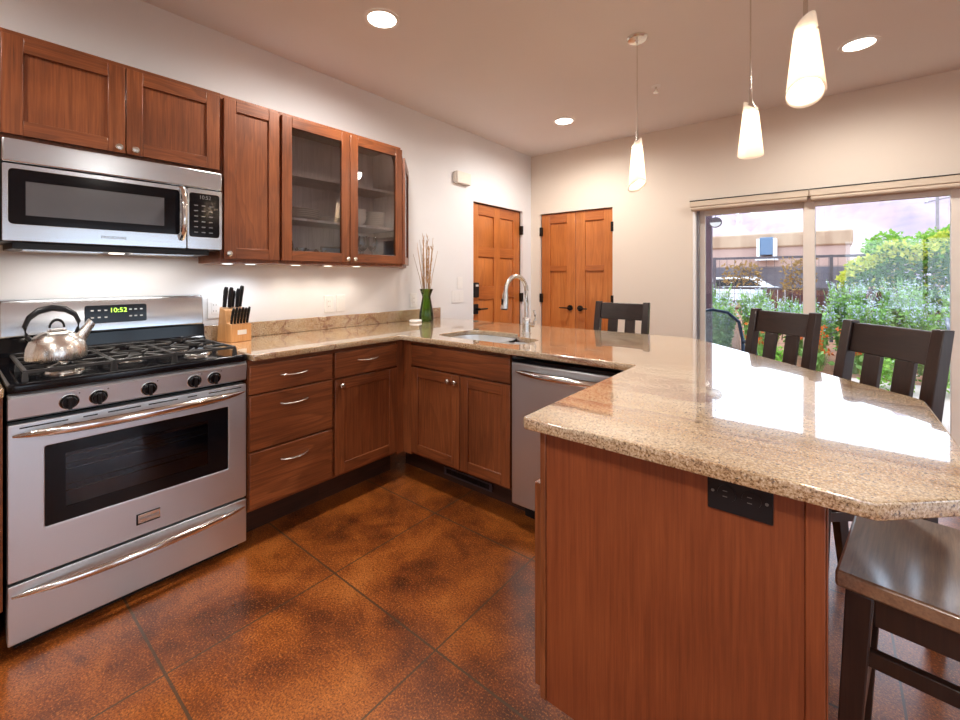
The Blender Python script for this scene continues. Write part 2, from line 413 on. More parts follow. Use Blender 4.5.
def window(name, w, h, loc, rz):
    r = bpy.data.objects.new(name, None); COL.objects.link(r); r.location = loc; r.rotation_euler = (0, 0, rz); struct(r)
    f = MB(); t = .05
    f.box(0, w, -.03, .03, 0, t).box(0, w, -.03, .03, h - t, h).box(0, t, -.03, .03, t, h - t).box(w - t, w, -.03, .03, t, h - t).box(w / 2 - .03, w / 2 + .03, -.03, .03, t, h - t)
    f.build('window_frame', 'almond', r, .003); MB().box(t, w - t, -.003, .003, t, h - t).build('window_pane', 'pane', r, smooth=0)
window('window_1', 1.8, 1.75, (XR + .07, -1.6, .3), R90)
window('window_2', 2.2, 2.03, (XR + .07, .9, .02), R90)
window('rear_fill_window', 2.4, 1.45, (.2, YF - .07, .6), 0)  # out of view, added for fill light from behind the camera

def raised_door(mb, x0, x1, z0, z1, cols, rows, y=0.0, th=.045, mz=0, mx=1, raised=True):
    """stile and rail door slab, front at y, with sunken panels"""
    xs = [x0]
    for a, b in cols: xs += [a, b]
    xs.append(x1)
    for i in range(0, len(xs), 2): mb.box(xs[i], xs[i + 1], y, y + th, z0, z1, mz)
    for a, b in cols:
        zz = [z0]
        for c, d in rows: zz += [c, d]
        zz.append(z1)
        for i in range(0, len(zz), 2): mb.box(a, b, y, y + th, zz[i], zz[i + 1], mx)
        for c, d in rows:
            mb.box(a, b, y + .016, y + th - .01, c, d, mz)
            if raised:
                g = .028; R = []
                for k, yy in ((0.004, y + .0162), (g, y + .006)):
                    R.append([(a + k, yy, c + k), (b - k, yy, c + k), (b - k, yy, d - k), (a + k, yy, d - k)])
                mb.loft(R, mz)
# entry door in the left wall: local x = world y, front faces the room
r = thing('door_1', '', 'door', (W, DE[0], 0), R90); struct(r)
r['label'] = 'six panel fir entry door with black keypad lock beside the kitchen wall'
mb = MB(); w = DE[1] - DE[0]
raised_door(mb, .008, w - .008, .012, DE[3] - .008, [(.125, .385), (.488, .748)], [(.2, 1.04), (1.17, 1.475), (1.576, 1.90)], .035)
mb.build('door_panel', ['fir_z', 'fir_x'], r, .003)
f = MB(); f.box(-.0, .006, .03, .1, 0, DE[3]).box(w - .006, w, .03, .1, 0, DE[3]).box(0, w, .03, .1, DE[3] - .006, DE[3]); f.build('door_frame', 'gap_shade', r)  # strips coloured as the shaded gap round the door
h = flat_panel('deadbolt_keypad', 'black', r, [rounded([(.035, 1.065), (.105, 1.065), (.105, 1.215), (.035, 1.215)], .015)], .010, .035, bevel=.003)
MB().box(.05, .09, .007, .0102, 1.175, 1.195).build('keypad_screen', 'print_w', h)
h = flat_panel('lever_plate', 'black', r, [rounded([(.035, .90), (.105, .90), (.105, 1.0), (.035, 1.0)], .008)], .018, .035, bevel=.003)
MB().cyl((.07, .02, .95), (.07, -.03, .95), .012, 12).tube([(.07, -.03, .95), (.12, -.033, .951), (.19, -.03, .95)], [.010, .009, .007], 10).build('door_lever', 'bronze', h)
for z in (1.80, 1.04, .25): MB().box(w - .02, w + .012, -.004, .034, z - .05, z + .05).build('hinge', 'bronze', r, .002)
# closet doors in the far wall
r = thing('door_2', '', 'door', (DC[0], B, 0), 0); struct(r)
r['label'] = 'pair of fir closet doors with black levers in the far corner'
w = DC[1] - DC[0]; hw = w / 2
for k in (0, 1):
    x0 = .006 + k * hw; x1 = x0 + hw - .008; mb = MB()
    raised_door(mb, x0, x1, .012, DC[3] - .008, [(x0 + .105, x1 - .105)], [(.16, 1.335), (1.395, 1.876)], .03, .04, raised=False)
    p = mb.build('door_leaf', ['fir_z', 'fir_x'], r, .003)
    cx = hw + (-.062 if k == 0 else .058); sgn = -1 if k == 0 else 1
    MB().cyl((cx, .031, .93), (cx, .014, .93), .031, 20).cyl((cx, .014, .93), (cx, -.03, .93), .010, 12).tube([(cx, -.03, .93), (cx + sgn * .05, -.034, .931), (cx + sgn * .105, -.03, .93)], [.009, .008, .006], 10).build('door_lever', 'bronze', p)
    for z in (1.79, 1.03, .25):
        xx = x0 - .012 if k == 0 else x1 - .018
        MB().box(xx, xx + .03, -.004, .029, z - .05, z + .05).build('hinge', 'bronze', p, .002)
mb = MB().box(0, .004, .03, .1, 0, DC[3]).box(w - .004, w, .03, .1, 0, DC[3]).box(0, w, .03, .1, DC[3] - .005, DC[3]); mb.build('door_frame', 'gap_shade', r)  # dark strips painted in for the shaded gap round the leaves
# sliding glass door
r = thing('door_3', '', 'door', (0, B, 0), 0); struct(r)
r['label'] = 'two panel sliding glass door to the patio'
a, b = DS[0], DS[1]
MB().box(a, a + .026, -.012, .14, 0, 1.93).box(b - .042, b, -.012, .14, 0, 1.93).box(a, b, -.0, .14, 1.89, 1.93).box(a, b, 0, .14, 0, .03).build('door_frame', 'white_plastic', r, .003)
MB().box(a + .0262, a + .046, .03, .055, .03, 1.89).build('door_track', 'alu', r, .002)
def sash(x0, x1, y, sl, sr, nm):
    q = MB(); q.box(x0, x0 + sl, y, y + .04, .03, 1.89).box(x1 - sr, x1, y, y + .04, .03, 1.89).box(x0 + sl, x1 - sr, y, y + .04, .03, .12).box(x0 + sl, x1 - sr, y, y + .04, 1.83, 1.89)
    s_ = q.build('door_sash', 'almond', r, .003)
    MB().box(x0 + sl, x1 - sr, y + .017, y + .023, .12, 1.83).build('glass_pane', 'pane', s_, smooth=0); return s_
sash(a + .042, -.09, .062, .045, .078, 'fixed')
s_ = sash(-.168, b - .042, .015, .076, .115, 'slide')
MB().tube([(.70, .015, 1.18), (.70, -.03, 1.15), (.70, -.036, 1.08), (.70, -.03, 1.01), (.70, .015, .98)], .009, 10).build('pull_handle', 'white_plastic', s_)
# blind cassettes over the sliding door
for i, (x0, x1) in enumerate(((-.988, -.130), (-.126, .86))):
    t = thing('roller_blind', ('rolled up tan roller blind over the left pane of the sliding door', 'longer rolled up tan roller blind over the right pane of the sliding door')[i], 'blind', (x0, B, 1.872), 0, 'roller blinds')
    w = x1 - x0
    MB().box(0, w, -.068, -.001, .030, .080).build('cassette', 'blind', t, .004)
    MB().box(.0, w, -.072, -.001, .0801, .086).build('top_rail', 'bronze', t)  # dark strip painted in for the shadow along the cassette's upper edge
    MB().cyl((.01, -.036, .018), (w - .01, -.036, .018), .026, 16).build('fabric_roll', 'blind', t)
MB().box(-1.736 + .02, -1.0, B - .014, B, 0, .09).build('baseboard_back', 'wall_b', smooth=0)['kind'] = 'structure'

# ------------------------------------------------------------------ shaker fronts
def shaker(mb, x0, x1, z0, z1, y, th=.02, fr=.058, rail=None, panel=True):
    rail = rail or fr
    mb.box(x0, x0 + fr, y, y + th, z0, z1, 0).box(x1 - fr, x1, y, y + th, z0, z1, 0)
    mb.box(x0 + fr, x1 - fr, y, y + th, z0, z0 + rail, 1).box(x0 + fr, x1 - fr, y, y + th, z1 - rail, z1, 1)
    if panel: mb.box(x0 + fr - .004, x1 - fr + .004, y + .0095, y + th - .003, z0 + rail - .004, z1 - rail + .004, 0)
def knob(parent, x, y, z):
    mb = MB(); mb.M = Matrix.Translation((x, y, z)) @ Matrix.Rotation(PI / 2, 4, 'X')
    mb.lathe([(.006, 0), (.005, .010), (.007, .014), (.0135, .018), (.0145, .023), (.011, .028), (.003, .030)], n=16)
    return mb.build('knob', 'nickel', parent, label='small nickel knob')
def pull(parent, x, y, z, w=.10):
    pts = []; rr = []
    for k in range(13):
        t = -1 + k / 6; pts.append((x + t * (w / 2 + .02), y - .026 * (1 - t ** 2) ** .5 - .002, z + .004 * t * t)); rr.append(.0055 - .001 * abs(t))
    return MB().tube(pts, rr, 8).build('handle', 'nickel', parent, label='bowed nickel bar handle')
def doorpart(parent, x0, x1, z0, z1, y, kx=None, kz=None, **kw):
    mb = MB(); shaker(mb, x0, x1, z0, z1, y, **kw); d = mb.build('door', ['cab_z', 'cab_x'], parent, .0022)
    if kx is not None: knob(d, kx, y, kz)
    return d
def drawerpart(parent, x0, x1, z0, z1, y, pz=None, nm='drawer'):
    d = MB().box(x0, x1, y, y + .02, z0, z1).build(nm, 'cab_x', parent, .004)
    if pz: pull(d, (x0 + x1) / 2, y, pz)
    return d

# ------------------------------------------------------------------ upper cabinets (local x runs along world y)
UT = 2.205
def upper(label, y0, y1, z0):
    t = thing('wall_cabinet', label, 'cabinet', (W, y0, z0), R90, 'wall cabinets'); return t, y1 - y0, UT - z0
t, w, h = upper('short two door brown wall cabinet above the microwave', .122, .876, 1.795)
MB().box(0, w, -.304, -.001, 0, h).build('body', 'cab_z', t, .001)
doorpart(t, .004, .370, .014, h - .02, -.325, .346, .035)
doorpart(t, .374, .746, .014, h - .02, -.325, .402, .035)
MB().box(0, w, -.312, -.001, h - .018, h + .0).build('top_strip', 'cab_x', t, .003)
t, w, h = upper('tall single door brown wall cabinet right of the microwave', .876, 1.178, 1.345)
MB().box(0, w, -.304, -.001, 0, h).build('body', 'cab_z', t, .001)
doorpart(t, .012, w - .006, .018, h - .02, -.325, .032, .045)
t, w, h = upper('brown wall cabinet with two glass doors showing dishes', 1.180, 2.068, 1.345)
mb = MB(); T = .018
mb.box(0, w, -.304, -.001, 0, T).box(0, w, -.304, -.001, h - T, h).box(0, T, -.304, -.001, T, h - T).box(w - T, w, -.304, -.001, T, h - T)
b_ = mb.build('body', 'cab_z', t, .001)
MB().box(T, T + .003, -.285, -.0125, T, h - T).build('side_lining', 'cab_in', t); MB().box(w - T - .003, w - T, -.285, -.0125, T, h - T).build('side_lining', 'cab_in', t)
MB().box(T, w - T, -.012, -.0015, T, h - T).build('back_panel', 'cab_in', t)
mb = MB().box(w / 2 - .02, w / 2 + .02, -.304, -.286, T, h - T).box(T, T + .02, -.304, -.286, T, h - T).box(w - T - .02, w - T, -.304, -.286, T, h - T); mb.build('face_frame', 'cab_z', t)
SHELF = (1.622, 1.883)
for z in SHELF: MB().box(T + .0035, w - T - .0035, -.270, -.013, z - 1.345 - .016, z - 1.345).build('shelf', 'cab_in', t, .001)
MB().box(.105, .185, -.2712, -.2702, SHELF[0] - 1.345 - .0145, SHELF[0] - 1.345 - .0015).build('shelf_label', 'label_w', t); MB().box(.560, .615, -.2712, -.2702, SHELF[0] - 1.345 - .0145, SHELF[0] - 1.345 - .0015).build('shelf_label', 'label_w', t)
for x0, x1, kx in ((.008, .448, .425), (.454, .886, .478)):
    mb = MB(); shaker(mb, x0, x1, .018, h - .02, -.325, panel=False); d = mb.build('door', ['cab_z', 'cab_x'], t, .0022)
    MB().box(x0 + .056, x1 - .056, -.314, -.310, .074, h - .076).build('glass_pane', 'cab_glass', d, smooth=0); knob(d, kx, -.325, .040)
t, w, h = upper('brown wall cabinet left of the microwave, only its edge in view', -.50, .118, 1.395)
MB().box(0, w, -.304, -.001, 0, h).build('body', 'cab_z', t, .001)
doorpart(t, .006, w - .012, .018, h - .02, -.325, .03, .045)
# angled end cabinet
t = thing('wall_cabinet', 'narrow angled end wall cabinet with glass door at the end of the upper row', 'cabinet', (W, 2.070, 1.345), R90, 'wall cabinets')
MB().prism([(0, -.001), (0, -.304), (.012, -.304), (.318, -.001)], 0, h).build('body', 'cab_z', t, .001)
Mx = Matrix.Translation((.014, -.312, 0)) @ Matrix.Rotation(math.atan2(.303, .306), 4, 'Z'); L = math.hypot(.303, .306)
mb = MB(); mb.M = Mx; shaker(mb, .004, L - .012, .018, h - .02, -.014, panel=False); d = mb.build('door', ['cab_z', 'cab_x'], t, .002)
mb = MB(); mb.M = Mx; mb.box(.06, L - .068, -.006, -.002, .074, h - .076); mb.build('glass_pane', 'oven_glass', d, smooth=0)
# under cabinet puck lights
for i, (y, cool) in enumerate(((.97, 1), (1.09, 1), (1.36, 0), (1.58, 0), (1.80, 0))):
    lab = ['first cool white puck light under the single door cabinet', 'second cool white puck light under the single door cabinet near the knives', 'warm puck light under the left glass door', 'warm puck light under the middle of the glass cabinet', 'warm puck light under the right glass door'][i]
    t = thing('puck_light', lab, 'light', (W + .15, y, 1.3449), 0, 'under cabinet puck lights')
    MB().lathe([(.034, 0), (.034, -.002), (.028, -.003)], n=24).build('housing', 'white_plastic', t)
    MB().lathe([(.026, -.0031), (.024, -.0042)], n=24).build('lens', 'puck_c' if cool else 'puck', t)
    lamp('SPOT', 'puck', t, (0, 0, -.02), PUCK_W * (1.0 if cool else .9), (.88, .94, 1) if cool else (1, .88, .74), spot_size=2.7, spot_blend=.8, shadow_soft_size=.03)

# ------------------------------------------------------------------ dishes behind the glass
def dish(name, prof, mat, loc, label, cat, group, n=28):
    mb = MB(); mb.lathe(prof, n=n); o = mb.build(name, mat); o.location = loc; return tag(o, label, cat, group)
S2 = 1.6225
order = ['bottom', 'second', 'third', 'fourth', 'fifth', 'topmost']
for k in range(5):
    dish('dinner_plate', [(.05, 0), (.055, .002), (.088, .010), (.118, .017), (.118, .0195), (.088, .013), (.05, .006)], 'ceramic', (W + .150, 1.385, S2 + .0115 * k),
         ('topmost' if k == 4 else order[k] + ' from below') + ' dinner plate in the stack behind the left glass door', 'plate', 'dinner plates')
for k in range(3):
    dish('side_plate', [(.035, 0), (.04, .002), (.060, .008), (.080, .013), (.080, .0155), (.06, .011), (.035, .006)], 'ceramic', (W + .150, 1.590, S2 + .0105 * k),
         ['lowest', 'middle', 'upper'][k] + ' side plate in the low stack behind the left glass door', 'plate', 'side plates')
BP = [(.030, 0), (.034, .004), (.055, .022), (.066, .055), (.066, .060), (.063, .056), (.052, .026), (.030, .008)]
for k in range(3): dish('bowl', BP, 'ceramic', (W + .190, 1.775, S2 + .0245 * k), ['lowest', 'middle', 'upper'][k] + ' white bowl in the left stack behind the right glass door', 'bowl', 'nested white bowls')
for k in range(8):
    dish('saucer', [(.040, 0), (.062, .006), (.072, .0118), (.072, .0138), (.058, .0105), (.040, .0045)], 'ceramic', (W + .180, 1.935, S2 + .0132 * k),
         ['lowest', 'second', 'third', 'fourth', 'fifth', 'sixth', 'seventh', 'top'][k] + ' small dish from below in the right stack behind the right glass door', 'dish', 'stacked small dishes')
ZB = 1.3635
for k, (x, y) in enumerate(((.20, 1.735), (.12, 1.77), (.20, 1.82), (.12, 1.855), (.19, 1.905))):
    dish('wine_glass', [(.034, 0), (.032, .003), (.005, .008), (.004, .085), (.020, .098), (.036, .125), (.037, .150), (.030, .190), (.0285, .190), (.035, .150), (.033, .126), (.012, .104)], 'tumbler', (W + x, y, ZB),
         'upright stemmed wine glass ' + ['nearest the centre stile', 'at the back left', 'in the middle front', 'at the back right', 'nearest the right stile'][k] + ' of the glass cabinet', 'glass', 'wine glasses', 16)
for k, (x, y) in enumerate(((.22, 1.36), (.20, 1.43), (.13, 1.40), (.21, 1.50), (.13, 1.48))):
    dish('tumbler', [(.026, 0), (.032, .085 - .01 * (k % 2)), (.030, .085 - .01 * (k % 2)), (.024, .008)], 'tumbler', (W + x, y, ZB),
         'short clear tumbler, ' + ['beside the bottle', 'second from the bottle', 'behind the first pair', 'beside the framed tray', 'at the back before the tray'][k], 'glass', 'tumblers', 16)
dish('glass_bottle', [(.03, 0), (.031, .10), (.028, .12), (.012, .15), (.011, .19), (.013, .195), (.009, .195), (.008, .15), (.026, .115), (.027, .006)], 'tumbler', (W + .215, 1.275, ZB), 'tall clear glass bottle at the left inside the glass cabinet', 'bottle', None, 18)
t = thing('serving_tray', 'pale blue framed tray leaning at the bottom right of the left glass door', 'tray', (W + .17, 1.60, ZB), R90)
MB().box(-.085, .085, -.004, .004, 0.0, .105).build('frame', 'black', t, .002); MB().box(-.075, .075, -.0055, -.004, .01, .095).build('panel', 'cooler', t)

# ------------------------------------------------------------------ microwave
t = thing('microwave', 'stainless over the range microwave with black glass door', 'microwave', (W, .126, 1.4), R90)
w = .748; D = -.34; H = .392
MB().box(0, w, -.32, -.001, .004, H).build('body', 'black', t, .002)
MB().box(0, w, D, -.319, .302, H).build('vent_panel', 'steel_m', t, .006)
dr = flat_panel('door', 'steel_m', t, [rounded(rect(.002, .592, .006, .296), .006), rounded(rect(.018, .566, .070, .278), .016)], D, -.319, bevel=.0015)
flat_panel('door_glass', 'black_gloss', dr, [rounded(rect(.017, .567, .069, .279), .016), rect(.063, .505, .105, .235)], D + .003, -.3192)
MB().box(.063, .505, D + .004, -.3192, .105, .235).build('viewing_window', 'mw_win', dr)
pts = []
for k in range(11):
    q = -1 + k / 5; pts.append((.572, D - .042 * (1 - q ** 4) - .002, .170 + q * .122))
MB().tube(pts, [.012] * 11, 10, flat=.75, up=(1, 0, 0)).build('handle', 'chrome', dr, label='polished chrome upright handle')
lettering('FRIGIDAIRE', .017, 'print', dr, (.325, D - .0005, .038))
cp = flat_panel('control_panel', 'steel_m', t, [rounded(rect(.596, .747, .006, .296), .006), rounded(rect(.604, .735, .064, .276), .014)], D, -.319, bevel=.0015)
flat_panel('touch_pad', 'black_gloss', cp, [rounded(rect(.603, .736, .063, .277), .014)], D + .0025, -.3192)
lettering('10:52', .026, 'print', cp, (.672, D + .002, .258), sx=.9)
for i in range(3):
    for j in range(6): MB().box(.625 + i * .032, .641 + i * .032, D + .0015, D + .0026, .085 + j * .026, .0895 + j * .026).build('touch_key', 'print', cp)
MB().prism([(.03, -.31), (w - .05, -.31), (w - .02, -.05), (.02, -.05)], -.022, .0035).build('underside', 'black', t, .002)
mb = MB()
mb.box(.06, .30, -.28, -.10, -.026, -.0225).box(.40, .64, -.28, -.10, -.026, -.0225); mb.build('grease_filter', 'steel_m', t)
MB().lathe([(.028, -.0222), (.026, -.026)], (.36, -.20, 0), 20).build('cooktop_lens', 'puck', t)
lamp('AREA', 'cooktop_lamp', t, (.36, -.20, -.030), 1.6, (1, .93, .86), shape='RECTANGLE', size=.55, size_y=.10)

# ------------------------------------------------------------------ range
t = thing('kitchen_range', 'stainless freestanding gas range under the microwave', 'range', (W, .124, 0), R90)
w = .760; D = -.600
mb = MB(); mb.box(.004, w - .004, -.40, -.03, .035, .893).box(.004, .06, D + .06, -.401, .035, .893).box(w - .06, w - .004, D + .06, -.401, .035, .893)
mb.box(.0601, w - .0601, D + .06, -.401, .035, .30).box(.0601, w - .0601, D + .06, -.401, .74, .893); mb.build('body', 'black', t, .002)
MB().box(.02, w - .02, D + .05, -.03, .0, .035).build('base', 'gap_shade', t)  # dark block painted as the shaded gap under the range
me = curve_mesh([rounded(rect(0, w, D - .020, -.050), [.025, .025, .004, .004])], .880, .912, .008); me.materials.append(M['black_gloss'])
ct = link('cooktop', me, t)
R_ = [[(0.002, D + .012, .787), (w - .002, D + .012, .787), (w - .002, D + .055, .787), (.002, D + .055, .787)], [(0.002, D + .002, .793), (w - .002, D + .002, .793), (w - .002, D + .055, .793), (.002, D + .055, .793)], [(0.002, D - .006, .862), (w - .002, D - .006, .862), (w - .002, D + .055, .862), (.002, D + .055, .862)], [(0.002, D + .004, .879), (w - .002, D + .004, .879), (w - .002, D + .055, .879), (.002, D + .055, .879)]]
cp = MB().loft(R_).build('control_panel', 'steel_x', t, .002)
for x in (.152, .232, .386, .544, .621):
    kb = MB(); kb.M = Matrix.Translation((x, D - .002, .824)) @ Matrix.Rotation(PI / 2 + .1, 4, 'X')
    kb.lathe([(.0255, .001), (.0255, .004), (.0215, .006), (.0195, .018), (.018, .020)], n=28); k_ = kb.build('burner_knob', 'black_gloss', cp)
    kb = MB(); kb.M = Matrix.Translation((x, D - .002, .824)) @ Matrix.Rotation(PI / 2 + .1, 4, 'X'); kb.box(-.0055, .0055, -.021, .021, .012, .030); kb.build('grip', 'black', k_, .002)
    kb = MB(); kb.M = Matrix.Translation((x, D - .002, .824)) @ Matrix.Rotation(PI / 2 + .1, 4, 'X'); kb.lathe([(.0275, .0), (.0275, .0015), (.0235, .003)], n=28); kb.build('bezel_ring', 'nickel', k_)
    MB().cyl((x + .027, D - .0045, .850), (x + .027, D - .0075, .850), .002, 8).build('mark', 'black', k_)
dr = flat_panel('oven_door', 'steel_x', t, [rounded(rect(.002, w - .002, .246, .774), .006), rounded(rect(.091, .680, .400, .682), .006)], D, D + .05, bevel=.003)
flat_panel('door_glass', 'black_gloss', dr, [rounded(rect(.088, .683, .397, .685), .006), rect(.144, .598, .448, .640)], D + .004, D + .012)
MB().box(.144, .598, D + .006, D + .009, .448, .640).build('oven_window', 'oven_glass', dr, smooth=0)
sl = MB()
for x0, x1 in ((.03, .15), (.19, .23), (.26, .36), (.385, .485), (.52, .555), (.60, .735)): sl.box(x0, x1, D - .0006, D + .003, .757, .7615)
sl.build('vent_slots', 'black', dr)
MB().box(.061, w - .061, -.4065, -.4015, .301, .739).build('oven_liner', 'oven_liner', t)
for z in (.47, .55, .60):
    mb = MB()
    for y in (D + .10, D + .17): mb.cyl((.07, y, z), (w - .07, y, z), .003, 6)
    for i in range(24): mb.cyl((.09 + i * .025, D + .095, z), (.09 + i * .025, D + .178, z), .0016, 5)
    mb.build('oven_rack', 'nickel', t)
def bowed(parent, x0, x1, y, z, bow, rv, name, mat, flat=.6, sag=.0, n=21):
    pts = []; rr = []
    for k in range(n):
        q = -1 + 2 * k / (n - 1); pts.append(((x0 + x1) / 2 + q * (x1 - x0) / 2, y - bow * (1 - abs(q) ** 2.4), z - sag * (1 - q * q))); rr.append(rv * (1 - .75 * abs(q) ** 6))
    return MB().tube(pts, rr, 12, flat=flat).build(name, mat, parent, label='bowed steel handle')
bowed(dr, .014, w - .012, D - .004, .737, .048, .0175, 'handle', 'chrome', .7)
dw = flat_panel('warming_drawer', 'steel_x', t, [rounded(rect(.002, w - .002, .037, .236), .006)], D, D + .05, bevel=.003)
bowed(dw, .012, w - .012, D - .003, .200, .042, .0150, 'handle', 'chrome', .7)
bd = MB().box(.345, .423, D - .004, D, .292, .334).build('badge', 'black', dr, .001)
MB().box(.350, .422, D - .0052, D - .004, .298, .331).build('badge_plate', 'nickel', bd, .001)
lettering('FRIGIDAIRE', .0125, 'print', bd, (.386, D - .0058, .3145))
bg = MB(); bg.M = Matrix.Rotation(PI / 2, 4, 'Z') @ Matrix.Rotation(PI / 2, 4, 'X')
# profile runs (y, z) swept along x
def sweep(prof, x0, x1): return MB().loft([[(x, y, z) for y, z in prof] for x in (x0, x1)])
sweep([(-.030, .905), (-.105, .905), (-.098, .93), (-.072, .955), (-.066, 1.015), (-.03, 1.015)], .0, w).build('backsplash_trough', 'black_gloss', t, .002)
gd = sweep([(-.02, 1.0), (-.072, 1.012), (-.082, 1.020), (-.070, 1.150), (-.060, 1.172), (-.02, 1.176)], .012, w - .008).build('backguard', 'steel_m', t, .004)
dp = MB(); dp.M = Matrix.Translation((0, -.0758, 1.096)) @ Matrix.Rotation(-.092, 4, 'X')
me = curve_mesh([rounded(rect(.272, .502, -.042, .042), .010)], 0, .004, .001)
me.transform(Matrix.Translation((0, -.0745, 1.096)) @ Matrix.Rotation(PI / 2 - .092, 4, 'X')); me.materials.append(M['black_gloss'])
dp = link('display_panel', me, gd)
lettering('10:52', .030, 'led', dp, (.392, -.0810, 1.112), (PI / 2 - .092, 0, 0), 'clock_digits')
for x in (.298, .322, .346, .438, .458, .480):
    for z in (1.114, 1.082): MB().box(x - .005, x + .005, -.0815 - (z - 1.11) * -.09, -.078, z - .003, z + .003).build('touch_key', 'print_w', dp)
# burners and grates
for i, (x, y, rr) in enumerate(((.16, -.46, .045), (.16, -.20, .035), (.38, -.33, .05), (.60, -.46, .04), (.60, -.20, .035))):
    bu = MB().lathe([(rr + .012, 0), (rr + .010, .008), (rr, .012)], (x, y, .912), 24).build('burner', 'nickel', t)
    MB().lathe([(rr - .004, 0), (rr - .003, .007), (rr - .012, .010)], (x, y, .9241), 24).build('burner_cap', 'iron', bu)
for x0, x1 in ((.045, .278), (.284, .476), (.482, .716)):
    mb = MB(); y0, y1, z = -.575, -.085, .944; cx = (x0 + x1) / 2; b_ = .010
    for y in (y0, y1): mb.bar((x0, y, z), (x1, y, z), b_, b_, side=(0, 1, 0))
    for x in (x0, x1): mb.bar((x, y0, z), (x, y1, z), b_, b_)
    ym = (y0 + y1) / 2; mb.bar((x0, ym, z), (x1, ym, z), b_, b_, side=(0, 1, 0))
    for yc in ((y0 + ym) / 2, (y1 + ym) / 2):
        for sx in (-1, 1):
            xe = x0 if sx < 0 else x1
            mb.tube([(xe, yc, z), (cx + sx * .055, yc, z), (cx + sx * .03, yc, z + .003)], [.006, .006, .005], 6)
            for sy in (-1, 1): mb.tube([(cx + sx * .062, yc + sy * .118, z), (cx + sx * .045, yc + sy * .07, z), (cx + sx * .02, yc + sy * .035, z + .003)], [.006, .006, .005], 6)
    for x in (x0, x1):
        for y in (y0, ym, y1): mb.bar((x, y, z), (x, y, .911), .012, .012, w2=.016, h2=.016)
    mb.build('grate', 'iron', t)

# ------------------------------------------------------------------ kettle
t = thing('kettle', 'brushed steel kettle with black loop handle on the range', 'kettle', (-2.320, .268, .9530), R90); t.scale = (.68, .68, 1.0)
MB().lathe([(.116, 0), (.127, .003), (.130, .010), (.129, .030), (.124, .052), (.112, .074), (.092, .092), (.066, .104), (.036, .110), (.010, .111)], n=48).build('body', 'kettle', t)
MB().lathe([(.040, .1105), (.040, .114), (.02, .118), (.006, .119)], n=28).build('lid', 'kettle', t)
MB().tube([(-.03 * math.cos(q) , 0, .122 + .030 * math.sin(q)) for q in [PI * k / 12 for k in range(13)]], .0055, 8, flat=1.4).build('lid_loop', 'black', t)
MB().tube([(.098, 0, .075), (.118, 0, .100), (.142, 0, .128)], [.030, .024, .019], 16).tube([(.137, 0, .122), (.150, 0, .137)], [.022, .021], 16, 0).build('spout', 'kettle', t)
pts = [(-.098, 0, .072), (-.122, 0, .098), (-.128, 0, .130), (-.112, 0, .163), (-.075, 0, .188), (-.02, 0, .199), (.035, 0, .192), (.075, 0, .170), (.092, 0, .140), (.088, 0, .112), (.078, 0, .094)]
MB().tube(pts, [.008, .010, .011, .012, .013, .013, .013, .011, .010, .009, .008], 10, flat=1.3).build('handle', 'black', t)

# ------------------------------------------------------------------ base cabinets
ZT = .879; TK = .165
def base(label, loc, rz, w, tx=0.0, front=-.60, zt=ZT):
    t = thing('base_cabinet', label, 'cabinet', loc, rz, 'base cabinets')
    if tx:   # open box so that the sink bowls hang inside
        MB().box(0, w, front, -.002, TK, TK + .018).box(0, .018, front, -.002, TK + .018, .70).box(w - .018, w, front, -.002, TK + .018, .70).box(.018, w - .018, -.02, -.002, TK + .018, zt).box(.018, w - .018, front, front + .02, TK + .018, zt).build('body', 'cab_x', t, .001)
    else: MB().box(0, w, front, -.002, TK, zt).build('body', 'cab_x', t, .001)
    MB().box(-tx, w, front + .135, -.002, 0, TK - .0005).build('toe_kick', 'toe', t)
    return t
F = -.62
t = base('three drawer brown base cabinet beside the range', (W, .887, 0), R90, .440)
drawerpart(t, .002, .433, .718, .854, F, .787); drawerpart(t, .002, .433, .452, .711, F, .645); drawerpart(t, .002, .433, .182, .443, F, .371)
t = base('brown base cabinet left of the range, only its edge in view', (W, -.50, 0), R90, .616)
drawerpart(t, .008, .606, .714, .854, F, .793); doorpart(t, .008, .606, .182, .706, F, .042, .672)
t = base('brown base cabinet with one drawer over one door left of the inner corner', (W, 1.328, 0), R90, .512)
drawerpart(t, .008, .441, .714, .854, F, .793); doorpart(t, .008, .441, .182, .706, F, .042, .672)
MB().box(.443, .511, F + .004, -.599, TK, ZT).build('corner_filler', 'cab_z', t)
# sink cabinet (faces -y); local origin at the face line y=2.44
t = base('two door brown sink base cabinet with a false drawer front', (-2.048, 2.44, 0), 0, .776, .205)
drawerpart(t, .022, .770, .721, .852, F, nm='false_front')
doorpart(t, .022, .422, .182, .711, F, .345, .672); doorpart(t, .428, .770, .182, .711, F, .400, .672)
MB().box(-.055, .018, F + .004, -.599, TK, ZT).build('corner_filler', 'cab_z', t)
v = flat_panel('toe_vent', 'rust', t, [rect(.162, .542, .034, .082), rect(.182, .522, .043, .073)], -.4725, -.4655)
sv = MB()
for k in range(10): sv.box(.185 + k * .034, .215 + k * .034, -.471, -.466, .044, .072)
sv.build('louvre', 'black', v)
# dishwasher
t = thing('dishwasher', 'stainless dishwasher between the sink cabinet and the peninsula', 'dishwasher', (-1.268, 2.44, 0), 0)
MB().box(.006, .600, -.585, -.002, .10, .860).build('body', 'black', t); MB().box(.006, .600, -.50, -.002, 0, .0995).build('toe_kick', 'black', t)
d = MB().box(.006, .600, -.628, -.586, .120, .838).build('door', 'steel_z', t, .006)
MB().box(.006, .600, -.622, -.586, .839, .858).build('control_strip', 'black_gloss', t, .002)
bowed(d, .03, .578, -.629, .795, .040, .0165, 'handle', 'chrome', .8)
